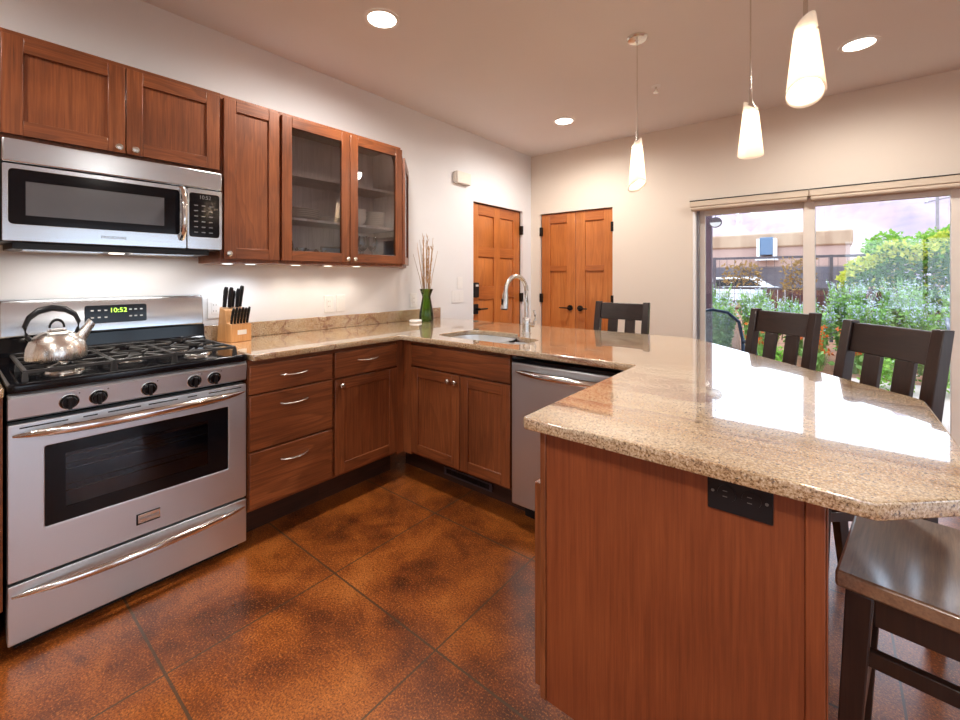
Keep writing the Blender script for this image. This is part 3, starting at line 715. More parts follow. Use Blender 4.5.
# peninsula cabinet
t = thing('peninsula_cabinet', 'brown peninsula cabinet under the breakfast bar end of the counter', 'cabinet', (0, 0, 0), 0)
MB().prism([(-.588, .998), (-.006, .998), (-.006, 1.63), (-.588, 2.31)], TK, ZT).build('body', 'cab_z', t, .001)
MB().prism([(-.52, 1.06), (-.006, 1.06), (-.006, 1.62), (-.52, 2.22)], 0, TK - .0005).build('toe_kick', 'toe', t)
MB().box(-.576, -.0355, .986, .9975, TK - .002, ZT).build('end_panel', 'end_z', t, .0015)
MB().box(-.5935, -.577, .983, .9975, TK - .002, ZT).build('end_stile', 'cab_z', t, .002)
MB().box(-.035, -.006, .981, .9975, 0.0, ZT).build('corner_post', 'end_z', t, .002)
MB().box(-.0055, -.003, .998, 1.625, 0, ZT).build('back_panel', 'end_z', t, .001)
for y0 in (1.003, 1.40):
    mb = MB(); mb.M = Matrix.Translation((-.622, 0, 0)) @ Matrix.Rotation(-PI / 2, 4, 'Z'); shaker(mb, -y0 - .385, -y0, .170, .716, 0, .024)
    d = mb.build('door', ['cab_z', 'cab_x'], t, .002)
    mb = MB(); mb.box(-.610, -.5945, y0 + .01, y0 + .385, .722, .854); mb.build('drawer', 'cab_z', t, .003)
# black outlet on the end panel
t = thing('outlet', 'black double outlet set sideways on the peninsula end panel', 'outlet', (-.139, .9858, .838), 0)
MB().box(-.056, .056, -.006, 0, -.038, .034).build('cover_plate', 'black', t, .002)
for sx in (-.021, .021):
    mb = MB(); mb.M = Matrix.Translation((sx, -.006, 0)) @ Matrix.Rotation(PI / 2, 4, 'X'); mb.lathe([(.0165, 0), (.016, .002)], n=20); s_ = mb.build('socket', 'black', t)
    MB().box(sx - .007, sx + .001, -.0086, -.008, .004, .0055).box(sx - .007, sx + .001, -.0086, -.008, -.007, -.0055).build('slots', 'plate_mark', s_)
for sx in (-.046, .046): MB().cyl((sx, -.006, 0), (sx, -.0075, 0), .003, 10).build('screw', 'plate_mark', t)

# ------------------------------------------------------------------ countertop, backsplash, sink, faucet
XL = -2.065; YI = 1.775; XI = -.617
out = rounded([(W + .001, .889), (XL, .889), (XL, YI), (XI, YI), (XI, .932), (.060, .932), (.215, 1.085), (.215, 1.80), (-.62, 2.775), (W + .001, 2.775)],
              [.0, .010, .012, .012, .014, .012, .012, .09, .15, 0], 6)
hole = rounded([(-1.925, 1.905), (-1.285, 1.900), (-1.280, 2.140), (-1.47, 2.165), (-1.53, 2.275), (-1.90, 2.275)], [.11, .07, .07, .09, .10, .14], 8)
me = curve_mesh([out, hole], .880, .910, .004); me.materials.append(M['granite'])
tag(link('countertop', me, smooth=40), 'polished gold granite countertop running from the range around the sink to the breakfast bar', 'countertop')
me = curve_mesh([rounded([(W + .001, -.50), (XL, -.50), (XL, .116), (W + .001, .116)], [0, .01, .01, 0])], .880, .910, .004); me.materials.append(M['granite'])
tag(link('countertop', me, smooth=40), 'short granite countertop left of the range, only its edge in view', 'countertop')
mb = MB().box(W + .001, W + .021, .889, 2.775, .9105, .998); tag(mb.build('backsplash', 'granite', bevel=.003), 'low granite backsplash strip along the kitchen wall behind the knife block and vase', 'backsplash')
t = thing('kitchen_sink', 'undermount stainless double bowl sink set in the granite', 'sink', (0, 0, 0), 0)
def bowl(poly, r, z0, zt, nm):
    o = rounded(poly, r, 6); c = Vector((sum(p[0] for p in o) / len(o), sum(p[1] for p in o) / len(o)))
    rings = []
    for z, s in ((zt, 1.0), (zt - .02, .985), (z0 + .05, .95), (z0 + .015, .91), (z0, .82)):
        rings.append([(c.x + (x - c.x) * s, c.y + (y - c.y) * s, z) for x, y in o])
    for z, s in ((z0 - .004, .80), (z0 + .012, .93), (zt - .02, 1.0), (zt, 1.02)):
        rings.append([(c.x + (x - c.x) * s, c.y + (y - c.y) * s, z) for x, y in o])
    mb = MB(); mb.loft(rings, cap=False); n = len(o)
    k = 4 * n; mb.f.append(tuple(k + i for i in range(n))); mb.mi.append(0)
    b_ = mb.build(nm, 'steel_s', t, smooth=50)
    MB().lathe([(.045, z0 + .001), (.040, z0 + .004), (.012, z0 + .002)], (c.x, c.y, 0), 20).build('drain', 'chrome', b_)
bowl([(-1.925, 1.895), (-1.52, 1.895), (-1.52, 2.285), (-1.91, 2.285)], [.11, .06, .10, .14], .70, .8795, 'large_bowl')
bowl([(-1.48, 1.892), (-1.278, 1.89), (-1.276, 2.15), (-1.48, 2.17)], [.05, .07, .07, .05], .74, .8785, 'small_bowl')
MB().box(-1.528, -1.472, 1.91, 2.17, .855, .872).build('divider', 'steel_s', t, .003)
FX, FY = -1.510, 2.335
t = thing('faucet', 'brushed nickel gooseneck kitchen faucet behind the sink', 'faucet', (FX, FY, .910), 0)
MB().lathe([(.031, 0), (.031, .004), (.027, .008), (.0255, .06), (.025, .095), (.022, .10)], n=24).build('base', 'nickel', t)
pts = [(0, 0, .098), (0, 0, .20), (0, 0, .27)]
NX, NY = -.22, -.975   # the spout reaches over the sink
for k in range(1, 12):
    q = PI * k / 12; rr = .088; pts.append((NX * rr * (1 - math.cos(q)), NY * rr * (1 - math.cos(q)), .27 + .095 * math.sin(q)))
pts.append((NX * .178, NY * .178, .262))
MB().tube(pts, .0135, 14).build('neck', 'nickel', t)
hd = MB().tube([(NX * .178, NY * .178, .264), (NX * .181, NY * .181, .22), (NX * .188, NY * .188, .165)], [.017, .020, .023], 16).build('spray_head', 'nickel', t)
MB().tube([(NX * .188, NY * .188, .1645), (NX * .189, NY * .189, .158)], [.021, .019], 16).build('nozzle', 'black', hd)
MB().box(NX * .205 - .006, NX * .205 + .006, NY * .205 - .003, NY * .205 + .003, .19, .225).build('spray_button', 'black', hd, .001)
hx, hy = .85, .30
MB().tube([(hx * .02, hy * .02, .055), (hx * .058, hy * .058, .057)], [.017, .015], 12).tube([(hx * .052, hy * .052, .057), (hx * .064, hy * .064, .085), (hx * .062, hy * .062, .120), (hx * .055, hy * .055, .150)], [.010, .009, .008, .006], 10).build('lever', 'nickel', t)

# ------------------------------------------------------------------ counter top objects
t = thing('knife_block', 'light beech knife block with white label beside the range', 'knife block', (-2.610, 1.022, .9102), 0)
# block runs along y; steps: tall part toward -y ... front (label) side toward +x
ang = R90 * .30
t.rotation_euler = (0, 0, .18)
mb = MB()
prof = [(-.085, 0), (.062, 0), (.062, .095), (.012, .105), (-.018, .185), (-.060, .205), (-.085, .195)]
mb = MB().loft([[(x, y, z) for x, z in [(-.072, 0), (.066, 0), (.066, .098), (.020, .104), (.004, .178), (-.045, .192)]] for y in (-.058, .058)])
blk = mb.build('block', 'block_z', t, .003)
MB().box(.0662, .067, -.024, .028, .040, .066).build('label_plate', 'label_w', blk)
def knife(x, y, z, tilt, ln, rad, label, group):
    k_ = thing('knife', label, 'knife', (0, 0, 0), 0, group)
    k_.matrix_world = t_m @ Matrix.Translation((x, y, z)) @ Matrix.Rotation(tilt, 4, 'Y')
    MB().tube([(0, 0, .0005), (0, 0, ln * .5), (.003, 0, ln * .82), (.006, 0, ln)], [rad * .85, rad, rad * 1.05, rad * .8], 10, flat=.72, up=(1, 0, 0)).build('grip', 'black', k_, smooth=50)
    MB().box(-.010, .008, -.0008, .0008, -.012, .0).build('blade', 'chrome', k_)
    for q in (.3, .65): MB().cyl((0, -rad * .72, ln * q), (0, rad * .72, ln * q), .0022, 8).build('rivet', 'nickel', k_)
bpy.context.view_layer.update(); t_m = t.matrix_world.copy()
labs = ['nearest the range', 'second from the range', 'in the middle', 'fourth from the range', 'farthest from the range']
for i in range(5):
    knife(-.022 + .009 * (i % 2), -.044 + .022 * i, .192 - .0025 * (i % 2), .12 + .03 * math.sin(i * 2), .105 + .014 * math.sin(i * 1.9 + .6), .0145, 'large black handled knife in the upper row of the block, ' + labs[i], 'large knives in the block')
labs = ['nearest the range', 'second from the range', 'third from the range', 'fourth from the range', 'fifth from the range', 'farthest from the range']
for i in range(6): knife(.044, -.045 + .018 * i, .1015, .20, .088 + .004 * (i % 2), .0092, 'small black handled steak knife in the lower row of the block, ' + labs[i], 'steak knives in the block')

VX, VY = -2.566, 2.470
t = thing('vase', 'green glass vase holding dried reeds at the end of the backsplash', 'vase', (VX, VY, .9102), 0)
n = 32; prof = [(.055, 0), (.060, .010), (.058, .06), (.046, .13), (.036, .185), (.034, .200), (.042, .225), (.056, .262), (.054, .262), (.040, .226), (.031, .20), (.033, .185), (.042, .13), (.053, .06), (.052, .014)]
MB().lathe(prof, n=n).build('body', 'green_glass', t, smooth=60)
MB().lathe([(.051, .0), (.054, .013), (.02, .015)], n=n).build('foot', 'green_glass', t)
ANG = [k * 2.399 for k in range(21)]
for i, a in enumerate(ANG):
    s_ = .012 + .09 * ((i * 7) % 24) / 24; hh = .52 + .16 * ((i * 11) % 24) / 24
    if i < 8: s_ *= .3; hh = .58 + .1 * (i % 3) / 2
    b0 = (VX + .030 * math.cos(a), VY + .030 * math.sin(a), .931)
    b1 = (VX + .026 * math.cos(a), VY + .026 * math.sin(a), 1.12)
    tp = (VX + (.02 + s_) * math.cos(a), VY + (.02 + s_) * math.sin(a), .91 + hh)
    mid = tuple((p * .55 + q * .45) for p, q in zip(b1, tp)); mid = (mid[0] - .006 * math.cos(a), mid[1] - .006 * math.sin(a), mid[2])
    o = MB().tube([b0, b1, mid, tp], [.0016, .0022, .0042 if i < 8 else .0018, .0010], 5).build('reed', 'reed_d' if i % 5 == 0 else 'reed')
    if i < 8:
        mb = MB()
        for k in range(16):
            z = .30 + .026 * k; q = k / 16
            c = Vector(b1).lerp(Vector(tp), max(0, min(1, (z * 1.0 - .2) / (hh - .2)))); mb.tube([tuple(c), tuple(c + Vector((random.uniform(-.012, .012), random.uniform(-.012, .012), .035)))], [.0030, .0006], 4)
        mb.build('seed_head', 'reed', o)
    tag(o, 'thin dried reed stem standing in the green glass vase', 'reed', 'dried reeds in the vase')
t = thing('soap_dish', 'small round white dish on the counter left of the green vase', 'dish', (-2.565, 2.350, .9102), 0)
MB().lathe([(.046, 0), (.050, .004), (.052, .012), (.046, .020), (.030, .022)], n=32).build('body', 'white_plastic', t); MB().lathe([(.044, .0201), (.043, .0215), (.01, .0225)], n=32).build('lid', 'ceramic', t)

# ------------------------------------------------------------------ wall plates
def plate(name, label, cat, y, z, w, h, sockets, group, wallx=True):
    t = thing(name, label, cat, (W, y, z), R90, group)
    MB().box(-w / 2, w / 2, -.006, -.0005, -h / 2, h / 2).build('cover_plate', 'white_plastic', t, .002)
    for sx, kind in sockets:
        c = MB().box(sx - .017, sx + .017, -.0085, -.006, -.034, .034).build('socket' if kind else 'rocker', 'white_plastic', t, .0015)
        if kind:
            q = MB()
            for zz in (-.017, .017): q.box(sx - .008, sx - .006, -.0089, -.0084, zz - .004, zz + .005).box(sx + .005, sx + .007, -.0089, -.0084, zz - .004, zz + .005)
            q.build('slots', 'plate_mark', c)
    return t
plate('outlet', 'white wall outlet beside the range backguard and knife block', 'outlet', .958, 1.094, .074, .118, [(0, 1)], 'wall outlets')
plate('outlet', 'white wall outlet under the glass cabinet, left of a close pair', 'outlet', 1.678, 1.082, .072, .118, [(0, 1)], 'wall outlets')
plate('light_switch', 'white rocker switch under the glass cabinet, right of a close pair', 'switch', 1.772, 1.083, .072, .118, [(0, 0)], 'light switches')
plate('outlet', 'white wall outlet just left of the green vase', 'outlet', 2.465, 1.075, .074, .118, [(0, 1)], 'wall outlets')
plate('light_switch', 'upper single white switch on the wall left of the entry door', 'switch', 3.05, 1.215, .075, .110, [(0, 0)], 'light switches')
plate('light_switch', 'lower wide double white switch on the wall left of the entry door', 'switch', 3.02, 1.085, .160, .115, [(-.035, 0), (.035, 0)], 'light switches')
t = thing('chime_box', 'small cream box mounted high on the wall before the entry door', 'chime', (W, 3.07, 2.203), R90)
MB().box(-.10, .10, -.045, -.0005, -.055, .055).build('cover', 'almond', t, .006); MB().box(-.112, -.1005, -.035, -.0005, -.045, .045).build('side_cover', 'almond', t, .003)

# ------------------------------------------------------------------ ceiling fixtures
def can(x, y, label, power=1.0):
    t = thing('recessed_light', label, 'light', (x, y, CEIL), 0, 'recessed ceiling lights')
    MB().lathe([(.098, -.0005), (.096, -.005), (.078, -.006), (.074, -.002)], n=36, cap=False).build('trim_ring', 'white_plastic', t)
    MB().lathe([(.076, -.0006), (.074, -.0035), (.02, -.004)], n=36).build('lens', 'lens', t)
    lamp('SPOT', 'downlight', t, (0, 0, -.02), CAN_W * power, (1, .945, .875), spot_size=3.08, spot_blend=.7, shadow_soft_size=.075)
can(-1.896, 1.492, 'recessed ceiling light above the counter run near the wall cabinets')
can(-1.861, 3.499, 'recessed ceiling light near the far corner with the doors')
can(.136, 3.463, 'recessed ceiling light above the sliding glass door side', .72)
can(-1.9, -.6, 'added unseen recessed fill light behind the viewer on the kitchen side')  # this and the following cans are out of view, added for fill light
can(.14, -.8, 'added unseen recessed fill light behind the viewer in the middle')
can(2.3, 3.4, 'added unseen recessed fill light over the living area by the glass door', .7)
can(2.3, 1.2, 'added unseen recessed fill light over the middle of the living area')
can(2.3, -1.0, 'added unseen recessed fill light over the rear of the living area')
def pendant(x, y, ztop, zbot, rz, label):
    t = thing('pendant_lamp', label, 'lamp', (x, y, CEIL), rz, 'pendant lamps')
    zt, zb = ztop - CEIL, zbot - CEIL
    MB().lathe([(.060, -.0005), (.060, -.006), (.052, -.016), (.012, -.022), (.008, -.030)], n=28).build('canopy', 'nickel', t)
    MB().tube([(0, 0, -.028), (0, 0, zt + .03)], .0032, 8).build('cord', 'nickel', t)
    MB().lathe([(.0035, zt + .05), (.006, zt + .045), (.006, zt - .01), (.018, zt - .03), (.018, zt - .05)], n=16).build('socket', 'nickel', t)
    # rolled sheet of glass: radius grows along the roll, the lower edge is cut at a slant
    n, mrows = 44, 16; H = zt - zb; vs = []
    for i in range(mrows + 1):
        for j in range(n + 1):
            th = j / n * (2 * PI + .75); q = j / n
            top = zt - .045 * (.5 - .5 * math.cos(th)) ; bot = zb + .055 * (.5 + .5 * math.cos(th - 5.4))
            z = top + (bot - top) * i / mrows; s_ = (zt - z) / H
            r_ = (.021 + .028 * s_) * (.95 + .11 * q)
            vs.append((r_ * math.cos(th), r_ * math.sin(th), z))
    fs = [(i * (n + 1) + j, i * (n + 1) + j + 1, (i + 1) * (n + 1) + j + 1, (i + 1) * (n + 1) + j) for i in range(mrows) for j in range(n)]
    mb = MB(); mb.add(vs, fs); o = mb.build('shade', 'shade', t, smooth=60)
    so_ = o.modifiers.new('glass', 'SOLIDIFY'); so_.thickness = .003
    for sx in (-1, 1): MB().cyl((sx * .027, 0, zt - .055), (sx * .036, 0, zt - .055), .004, 8).build('thumb_screw', 'nickel', t)
    MB().lathe([(.008, zt - .051), (.016, zt - .075), (.018, zt - .10), (.010, zt - .12)], n=16).build('bulb', 'lens', t)
    lamp('POINT', 'bulb_glow', t, (0, 0, zt - .16), PEND_W, (1, .84, .64), shadow_soft_size=.022)
pendant(-.880, 2.552, 2.085, 1.775, 0.35, 'pendant lamp with frosted glass shade nearest the far corner, its round canopy showing')
pendant(-.272, 2.230, 2.050, 1.778, 2.6, 'middle pendant lamp with frosted rolled glass shade')
pendant(-.057, 1.622, 2.055, 1.794, 5.75, 'largest looking pendant lamp with frosted glass shade, nearest the viewer')
t = thing('sprinkler_head', 'small fire sprinkler head on the ceiling beyond the pendant lamps', 'sprinkler', (-.995, 3.284, CEIL), 0)
MB().lathe([(.034, -.0005), (.033, -.004), (.014, -.008)], n=20).build('escutcheon', 'white_plastic', t)
MB().cyl((0, 0, -.006), (0, 0, -.030), .008, 10).build('stem', 'nickel', t); MB().lathe([(.018, -.046), (.018, -.048), (.004, -.049)], n=14).tube([(.012, 0, -.028), (.012, 0, -.047)], .002, 6).tube([(-.012, 0, -.028), (-.012, 0, -.047)], .002, 6).build('deflector', 'nickel', t)

# ------------------------------------------------------------------ counter stools (local: seat faces -y, back at +y)
def make_stool(label, loc, rz):
    t = thing('bar_stool', label, 'stool', loc, rz, 'dark wooden counter stools')
    hw = .178; zs = .622; top = 1.085; yb0, yb1 = .175, .262     # back legs lean from seat to top
    n = 14; vs = []; fs = []
    for i in range(n + 1):
        for j in range(n + 1):
            x = -.215 + .43 * i / n; y = -.225 + .44 * j / n
            sad = -.009 * (1 - (2 * i / n - 1) ** 2) * (1 - (2 * j / n - 1) ** 4) + .006 * abs(2 * i / n - 1) ** 2
            if abs(x) > .16 and y > .16: pass
            vs.append((x, y, zs + sad - .004))
    k = len(vs); vs += [(x, y, zs - .034) for x, y, z in vs]
    for i in range(n):
        for j in range(n):
            a = i * (n + 1) + j; fs.append((a, a + n + 1, a + n + 2, a + 1)); fs.append((k + a, k + a + 1, k + a + n + 2, k + a + n + 1))
    ring = [i * (n + 1) for i in range(n + 1)] + [n * (n + 1) + j for j in range(1, n + 1)] + [i * (n + 1) + n for i in range(n - 1, -1, -1)] + [j for j in range(n - 1, 0, -1)]
    for a, b in zip(ring, ring[1:] + ring[:1]): fs.append((a, b, k + b, k + a))
    mb = MB(); mb.add(vs, fs); mb.build('seat', 'seat', t, .006, label='worn brown wooden saddle seat, lightened for painted window sheen')
    for s_ in (-1, 1):
        MB().bar((s_ * .185, -.185, zs - .035), (s_ * .200, -.215, 0), .046, .046, w2=.036, h2=.036).build('leg', 'esp_z', t, .003)
        # rear leg and back post in one sweep
        rings = []
        for z, y, q in ((0, .235, .036), (.30, .200, .042), (.60, yb0 + .02, .046), (.75, .205, .046), (.92, .232, .044), (top, yb1, .040)):
            rings.append([(s_ * hw + i * q * .52, y + j * q * .5, z) for i, j in ((-1, -1), (1, -1), (1, 1), (-1, 1))])
        MB().loft(rings).build('back_leg', 'esp_z', t, .003)
    def yz(z): return .205 + (z - .75) / (top - .75) * (yb1 - .205)
    def curved(z0, z1, x0, x1, th, nm, mat, bow):
        R = []
        for k_ in range(13):
            q = k_ / 12; x = x0 + (x1 - x0) * q; c = bow * (1 - (x / hw) ** 2)
            R.append([(x, yz(z0) + c - th / 2, z0), (x, yz(z0) + c + th / 2, z0), (x, yz(z1) + c + th / 2, z1), (x, yz(z1) + c - th / 2, z1)])
        return MB().loft(R).build(nm, mat, t, .003)
    curved(.955, 1.075, -hw + .022, hw - .022, .024, 'top_rail', 'esp_x', .014)
    curved(.705, .750, -hw + .022, hw - .022, .022, 'lower_rail', 'esp_x', .010)
    for c_ in (-.064, .064):
        MB().loft([[(c_ - .036, yz(z) + .010 - .008, z), (c_ + .036, yz(z) + .010 - .008, z), (c_ + .036, yz(z) + .010 + .008, z), (c_ - .036, yz(z) + .010 + .008, z)] for z in (.7505, .85, .9545)]).build('slat', 'esp_z', t, .002)
    MB().bar((-.165, -.188, .555), (.165, -.188, .555), .022, .062, side=(0, 1, 0)).build('front_apron', 'esp_x', t, .002)
    MB().bar((-.165, .190, .555), (.165, .190, .555), .022, .062, side=(0, 1, 0)).build('rear_apron', 'esp_x', t, .002)
    for s_ in (-1, 1):
        MB().bar((s_ * .185, -.162, .555), (s_ * .178, .175, .555), .022, .062).build('side_apron', 'esp_z', t, .002)
        MB().bar((s_ * .188, -.178, .45), (s_ * .178, .180, .45), .020, .034).build('side_stretcher', 'esp_z', t, .002)
    MB().bar((-.17, -.202, .22), (.17, -.202, .22), .022, .040, side=(0, 1, 0)).build('footrest', 'esp_x', t, .002)
    return t
def stool_at(px, py, rz):
    """place a stool so that the middle of its back top stands over (px, py)"""
    return (px - (-math.sin(rz)) * .262, py - math.cos(rz) * .262, 0)
rA = 0.02
proto = make_stool('dark wooden bar stool behind the sink counter, in front of the closet doors', stool_at(-1.203, 3.167, rA), rA)
rB = -.66; dup(proto, stool_at(-.198, 2.92, rB), rB, 'dark wooden bar stool before the left pane of the sliding door')
rC = -.85; dup(proto, stool_at(.190, 2.325, rC), rC, 'dark wooden bar stool before the right pane of the sliding door')
rD = -1.70; dup(proto, (.259, 1.42, 0), rD, 'dark wooden bar stool showing its worn seat beside the peninsula end panel')

# ------------------------------------------------------------------ outdoors
GZ = -.04
struct(MB().box(-60, 60, B + .14, 7.4, GZ - .2, GZ).build('ground_patio', 'patio', smooth=0))
struct(MB().box(XR + .14, 60, -30, B + .14, GZ - .2, GZ - .01).build('ground_side', 'patio', smooth=0))
struct(MB().box(-260, 260, 7.4, 420, GZ - .3, GZ - .02).build('ground_soil', 'soil', smooth=0))
# hill range
N, K = 150, 14; vs = []; fs = []
def ridge(x):
    b_ = 23.5 + 3 / (1 + math.exp(-(x + 14) / 3)) + 12 / (1 + math.exp(-(x - 6) / 4)) + 20 / (1 + math.exp(-(x - 45) / 14))
    return b_ + .6 * math.sin(x * .13) + .4 * math.sin(x * .41 + 1) + .5 * math.sin(x * 1.3)
for i in range(N + 1):
    x = -190 + 380 * i / N
    for j in range(K + 1):
        q = j / K; z = ridge(x) * (q ** 1.15) + (math.sin(i * 1.7 + j * 2.1) * .7 if 0 < j < K else 0)
        vs.append((x, 130 + 45 * q + 3 * math.sin(i * .9 + j), GZ - .1 + z))
vs2 = [(x, 190, GZ - .1) for x in (-190, 190)]
for i in range(N):
    for j in range(K):
        a = i * (K + 1) + j; fs.append((a, a + K + 1, a + K + 2, a + 1))
k0 = len(vs)
vs += [(-190 + 380 * i / N, 190, GZ - .1) for i in range(N + 1)]
for i in range(N): fs.append((i * (K + 1) + K, (i + 1) * (K + 1) + K, k0 + i + 1, k0 + i))
mb = MB(); mb.add(vs, fs); struct(mb.build('hill', 'rock', smooth=60))
# stucco building across the way
t = thing('building', 'low pink stucco building with tan parapet beyond the fence', 'building', (-40, 26, GZ), 0)
bx = 40.72
MB().box(0, bx, 0, 9, 0, 2.80).build('wall', 'stucco', t); MB().box(-.1, bx + .1, -.12, 9.1, 2.80, 3.50).build('parapet', 'parapet', t, .08)
MB().box(-.05, bx + .05, -.05, 0, 0, 1.80).build('base_band', 'stucco_d', t)
t = thing('evaporative_cooler', 'blue grey cooler box hung on the stucco building wall', 'cooler', (-2.42, 25.88, 2.35), 0)
MB().box(-.27, .27, -.7, -.002, 0, .86).build('housing', 'cooler', t, .03); MB().box(-.40, -.275, -.72, -.002, -.1, .8).box(.275, .40, -.72, -.002, -.1, .8).build('side_louvre', 'white_plastic', t); MB().box(-.46, .46, -.75, .03, -.26, -.11).build('bracket', 'car_w', t)
# wire fence with rails
t = thing('wire_fence', 'grey wire mesh fence with top and lower rail behind the lavender bed', 'fence', (-2.08, 11.2, GZ), 0)
fw = 13.0
for x in (0, 2.1, 4.2, 6.3, 8.4, 10.5, 12.6): MB().box(x - .03, x + .03, -.03, .03, 0, 1.76).build('post', 'rust', t)
for z in (1.73, 1.06): MB().box(0, fw, -.02, .02, z - .025, z + .025).build('rail', 'rust', t)
mb = MB()
for k in range(85): mb.box(.15 * k + .1, .15 * k + .108, -.005, .005, .1, 1.70)
for k in range(10): mb.box(.03, fw, -.004, .004, .18 + .15 * k, .188 + .15 * k)
mb.build('wire_mesh', 'rust', t)
t = thing('board_fence', 'dark red board fence low behind the wire fence', 'fence', (-1.3, 12.9, GZ), 0)
for k in range(40): MB().box(k * .15, k * .15 + .14, 0, .03, 0, 1.0 + .02 * (k % 2)).build('board', 'redwood', t)
# parked car roof beyond
t = thing('car', 'white parked car seen through the wire fence', 'car', (-3.1, 21, GZ), 0); t.scale = (.9, .95, .95)
prof = [(-2.2, .35), (-2.2, .75), (-1.3, .92), (-.75, 1.36), (.75, 1.38), (1.4, .98), (2.1, .85), (2.15, .35)]
MB().loft([[(x, y, z) for x, z in prof] for y in (-.82, .82)]).build('body', 'car_w', t, .06, seg=3)
MB().loft([[(x, y, z) for x, z in [(-1.05, .95), (-.66, 1.28), (.68, 1.30), (1.15, 1.0)]] for y in (-.835, .835)]).build('side_window', 'black_gloss', t, .02)
for x in (-1.35, 1.3):
    for y in (-.82, .82): MB().cyl((x, y - .09, .32), (x, y + .09, .32), .32, 20).build('wheel', 'black', t)
# porch post and oval sign
t = thing('porch_post', 'dark stained porch post just outside the left pane', 'post', (-1.113, 5.62, GZ), 0)
MB().box(-.042, .042, -.042, .042, .04, 3.0).build('timber', 'post', t, .004); MB().box(-.09, .09, -.09, .09, 0, .04).build('base', 'rust', t)
t = thing('porch_beam', 'dark porch roof beam resting on the porch post above the window view', 'beam', (-1.113, 5.62, 2.96), 0)
MB().box(-1.5, 6.4, -.08, .08, .0005, .2).build('timber', 'post', t)
MB().box(6.1, 6.24, -.07, .07, GZ - 2.96, 0).build('post', 'post', t)
t = thing('oval_sign', 'small oval plaque hanging beside the porch post', 'sign', (-1.02, 5.553, 1.896), 0)
mb = MB(); mb.M = Matrix.Rotation(PI / 2, 4, 'X')
mb.loft([[(.066 * math.cos(2 * PI * k / 32), .060 * math.sin(2 * PI * k / 32), z) for k in range(32)] for z in (-.008, .008)]); mb.build('plaque', 'rust', t)
mb = MB(); mb.M = Matrix.Rotation(PI / 2, 4, 'X')
mb.loft([[(.056 * math.cos(PI + PI * k / 16), .050 * math.sin(PI + PI * k / 16), z) for k in range(17)] for z in (.0081, .011)]); mb.build('lower_field', 'print_w', t)
MB().tube([(0, 0, .058), (0, 0, 1.064)], .003, 6).build('hanger', 'black', t)
# patio chairs
def patio_chair(loc, rz, label):
    t = thing('patio_chair', label, 'chair', loc, rz, 'metal patio chairs'); a = .018
    mb = MB()
    pts = [(-.27, .20, .42), (-.27, .27, .66), (-.24, .31, .84), (-.14, .335, .93), (0, .34, .955), (.14, .335, .93), (.24, .31, .84), (.27, .27, .66), (.27, .20, .42)]
    mb.tube(pts, a, 8); mb.build('back_frame', 'navy', t)
    for s_ in (-1, 1):
        MB().tube([(s_ * .28, .26, .64), (s_ * .31, .05, .665), (s_ * .31, -.20, .66), (s_ * .305, -.29, .60), (s_ * .30, -.31, .40), (s_ * .29, -.30, 0)], a, 8).build('arm', 'navy', t)
        MB().tube([(s_ * .27, .21, .43), (s_ * .28, .30, 0)], a, 8).build('leg', 'navy', t)
        MB().tube([(s_ * .27, -.30, .41), (s_ * .27, .21, .41)], a * .8, 8).build('seat_rail', 'navy', t)
    MB().loft([[(x, -.31, .42), (x, -.05, .405), (x, .19, .41), (x, .19, .416), (x, -.05, .411), (x, -.31, .426)] for x in (-.265, 0, .265)]).build('seat_sling', 'sling', t)
    R = []
    for k in range(9):
        x = -.25 + .5 * k / 8; zt = .94 - .13 * abs(x / .25) ** 2.6
        R.append([(x, .215, .45), (x, .30, zt - .12), (x, .322, zt), (x, .326, zt), (x, .304, zt - .12), (x, .219, .45)])
    MB().loft(R).build('back_sling', 'sling', t); return t
pc = patio_chair((-.90, 4.88, GZ), .25, 'blue grey sling patio chair outside the left pane')
dup(pc, (1.10, 5.2, GZ), 1.4, 'blue grey sling patio chair at the right edge of the right pane')
# planting
def leaf_card(mb, p, s, m=0, up=.5):
    d = Vector((random.gauss(0, 1), random.gauss(0, 1), random.gauss(up, 1))).normalized(); e = d.orthogonal().normalized(); e.rotate(Matrix.Rotation(random.uniform(0, 6.28), 3, d))
    f_ = d.cross(e); a = Vector(p)
    mb.add([tuple(a), tuple(a + e * s * .5 + f_ * s * .28), tuple(a + e * s), tuple(a + e * s * .5 - f_ * s * .28)], [(0, 1, 2, 3)], m)
def sage(x, y, h, rad, label, nst=90, flo=.62):
    t = thing('sage_bush', label, 'bush', (x, y, GZ - .02), 0, 'lavender sage bushes')
    mb = MB(); fl = MB()
    for k in range(nst):
        a = random.uniform(0, 6.28); r0 = rad * .5 * random.random() ** .5; r1 = r0 + rad * random.uniform(.25, .8); hh = h * random.uniform(.6, 1.0)
        p0 = Vector((r0 * math.cos(a), r0 * math.sin(a), 0)); p2 = Vector((r1 * math.cos(a), r1 * math.sin(a), hh)); p1 = (p0 + p2) / 2 + Vector((-.03 * math.cos(a), -.03 * math.sin(a), .08 * hh))
        mb.tube([tuple(p0), tuple(p1), tuple(p2)], [.007, .005, .003], 3)
        for q in range(11):
            u = random.uniform(.12, .9); c = p0.lerp(p1, u * 2) if u < .5 else p1.lerp(p2, u * 2 - 1); leaf_card(mb, c, random.uniform(.05, .10), 0, 1.5)
        if random.random() < flo:
            for q in range(10):
                u = random.uniform(.62, 1.02); c = p1.lerp(p2, u * 2 - 1); leaf_card(fl, c, random.uniform(.025, .05), 0, 1.0)
    mb.build('foliage', 'sage_g', t, smooth=0); fl.build('flower_spikes', 'sage_f', t, smooth=0)
ON = ['nearest the porch post', 'second from the porch post', 'third from the porch post', 'fourth from the porch post', 'farthest from the porch post']
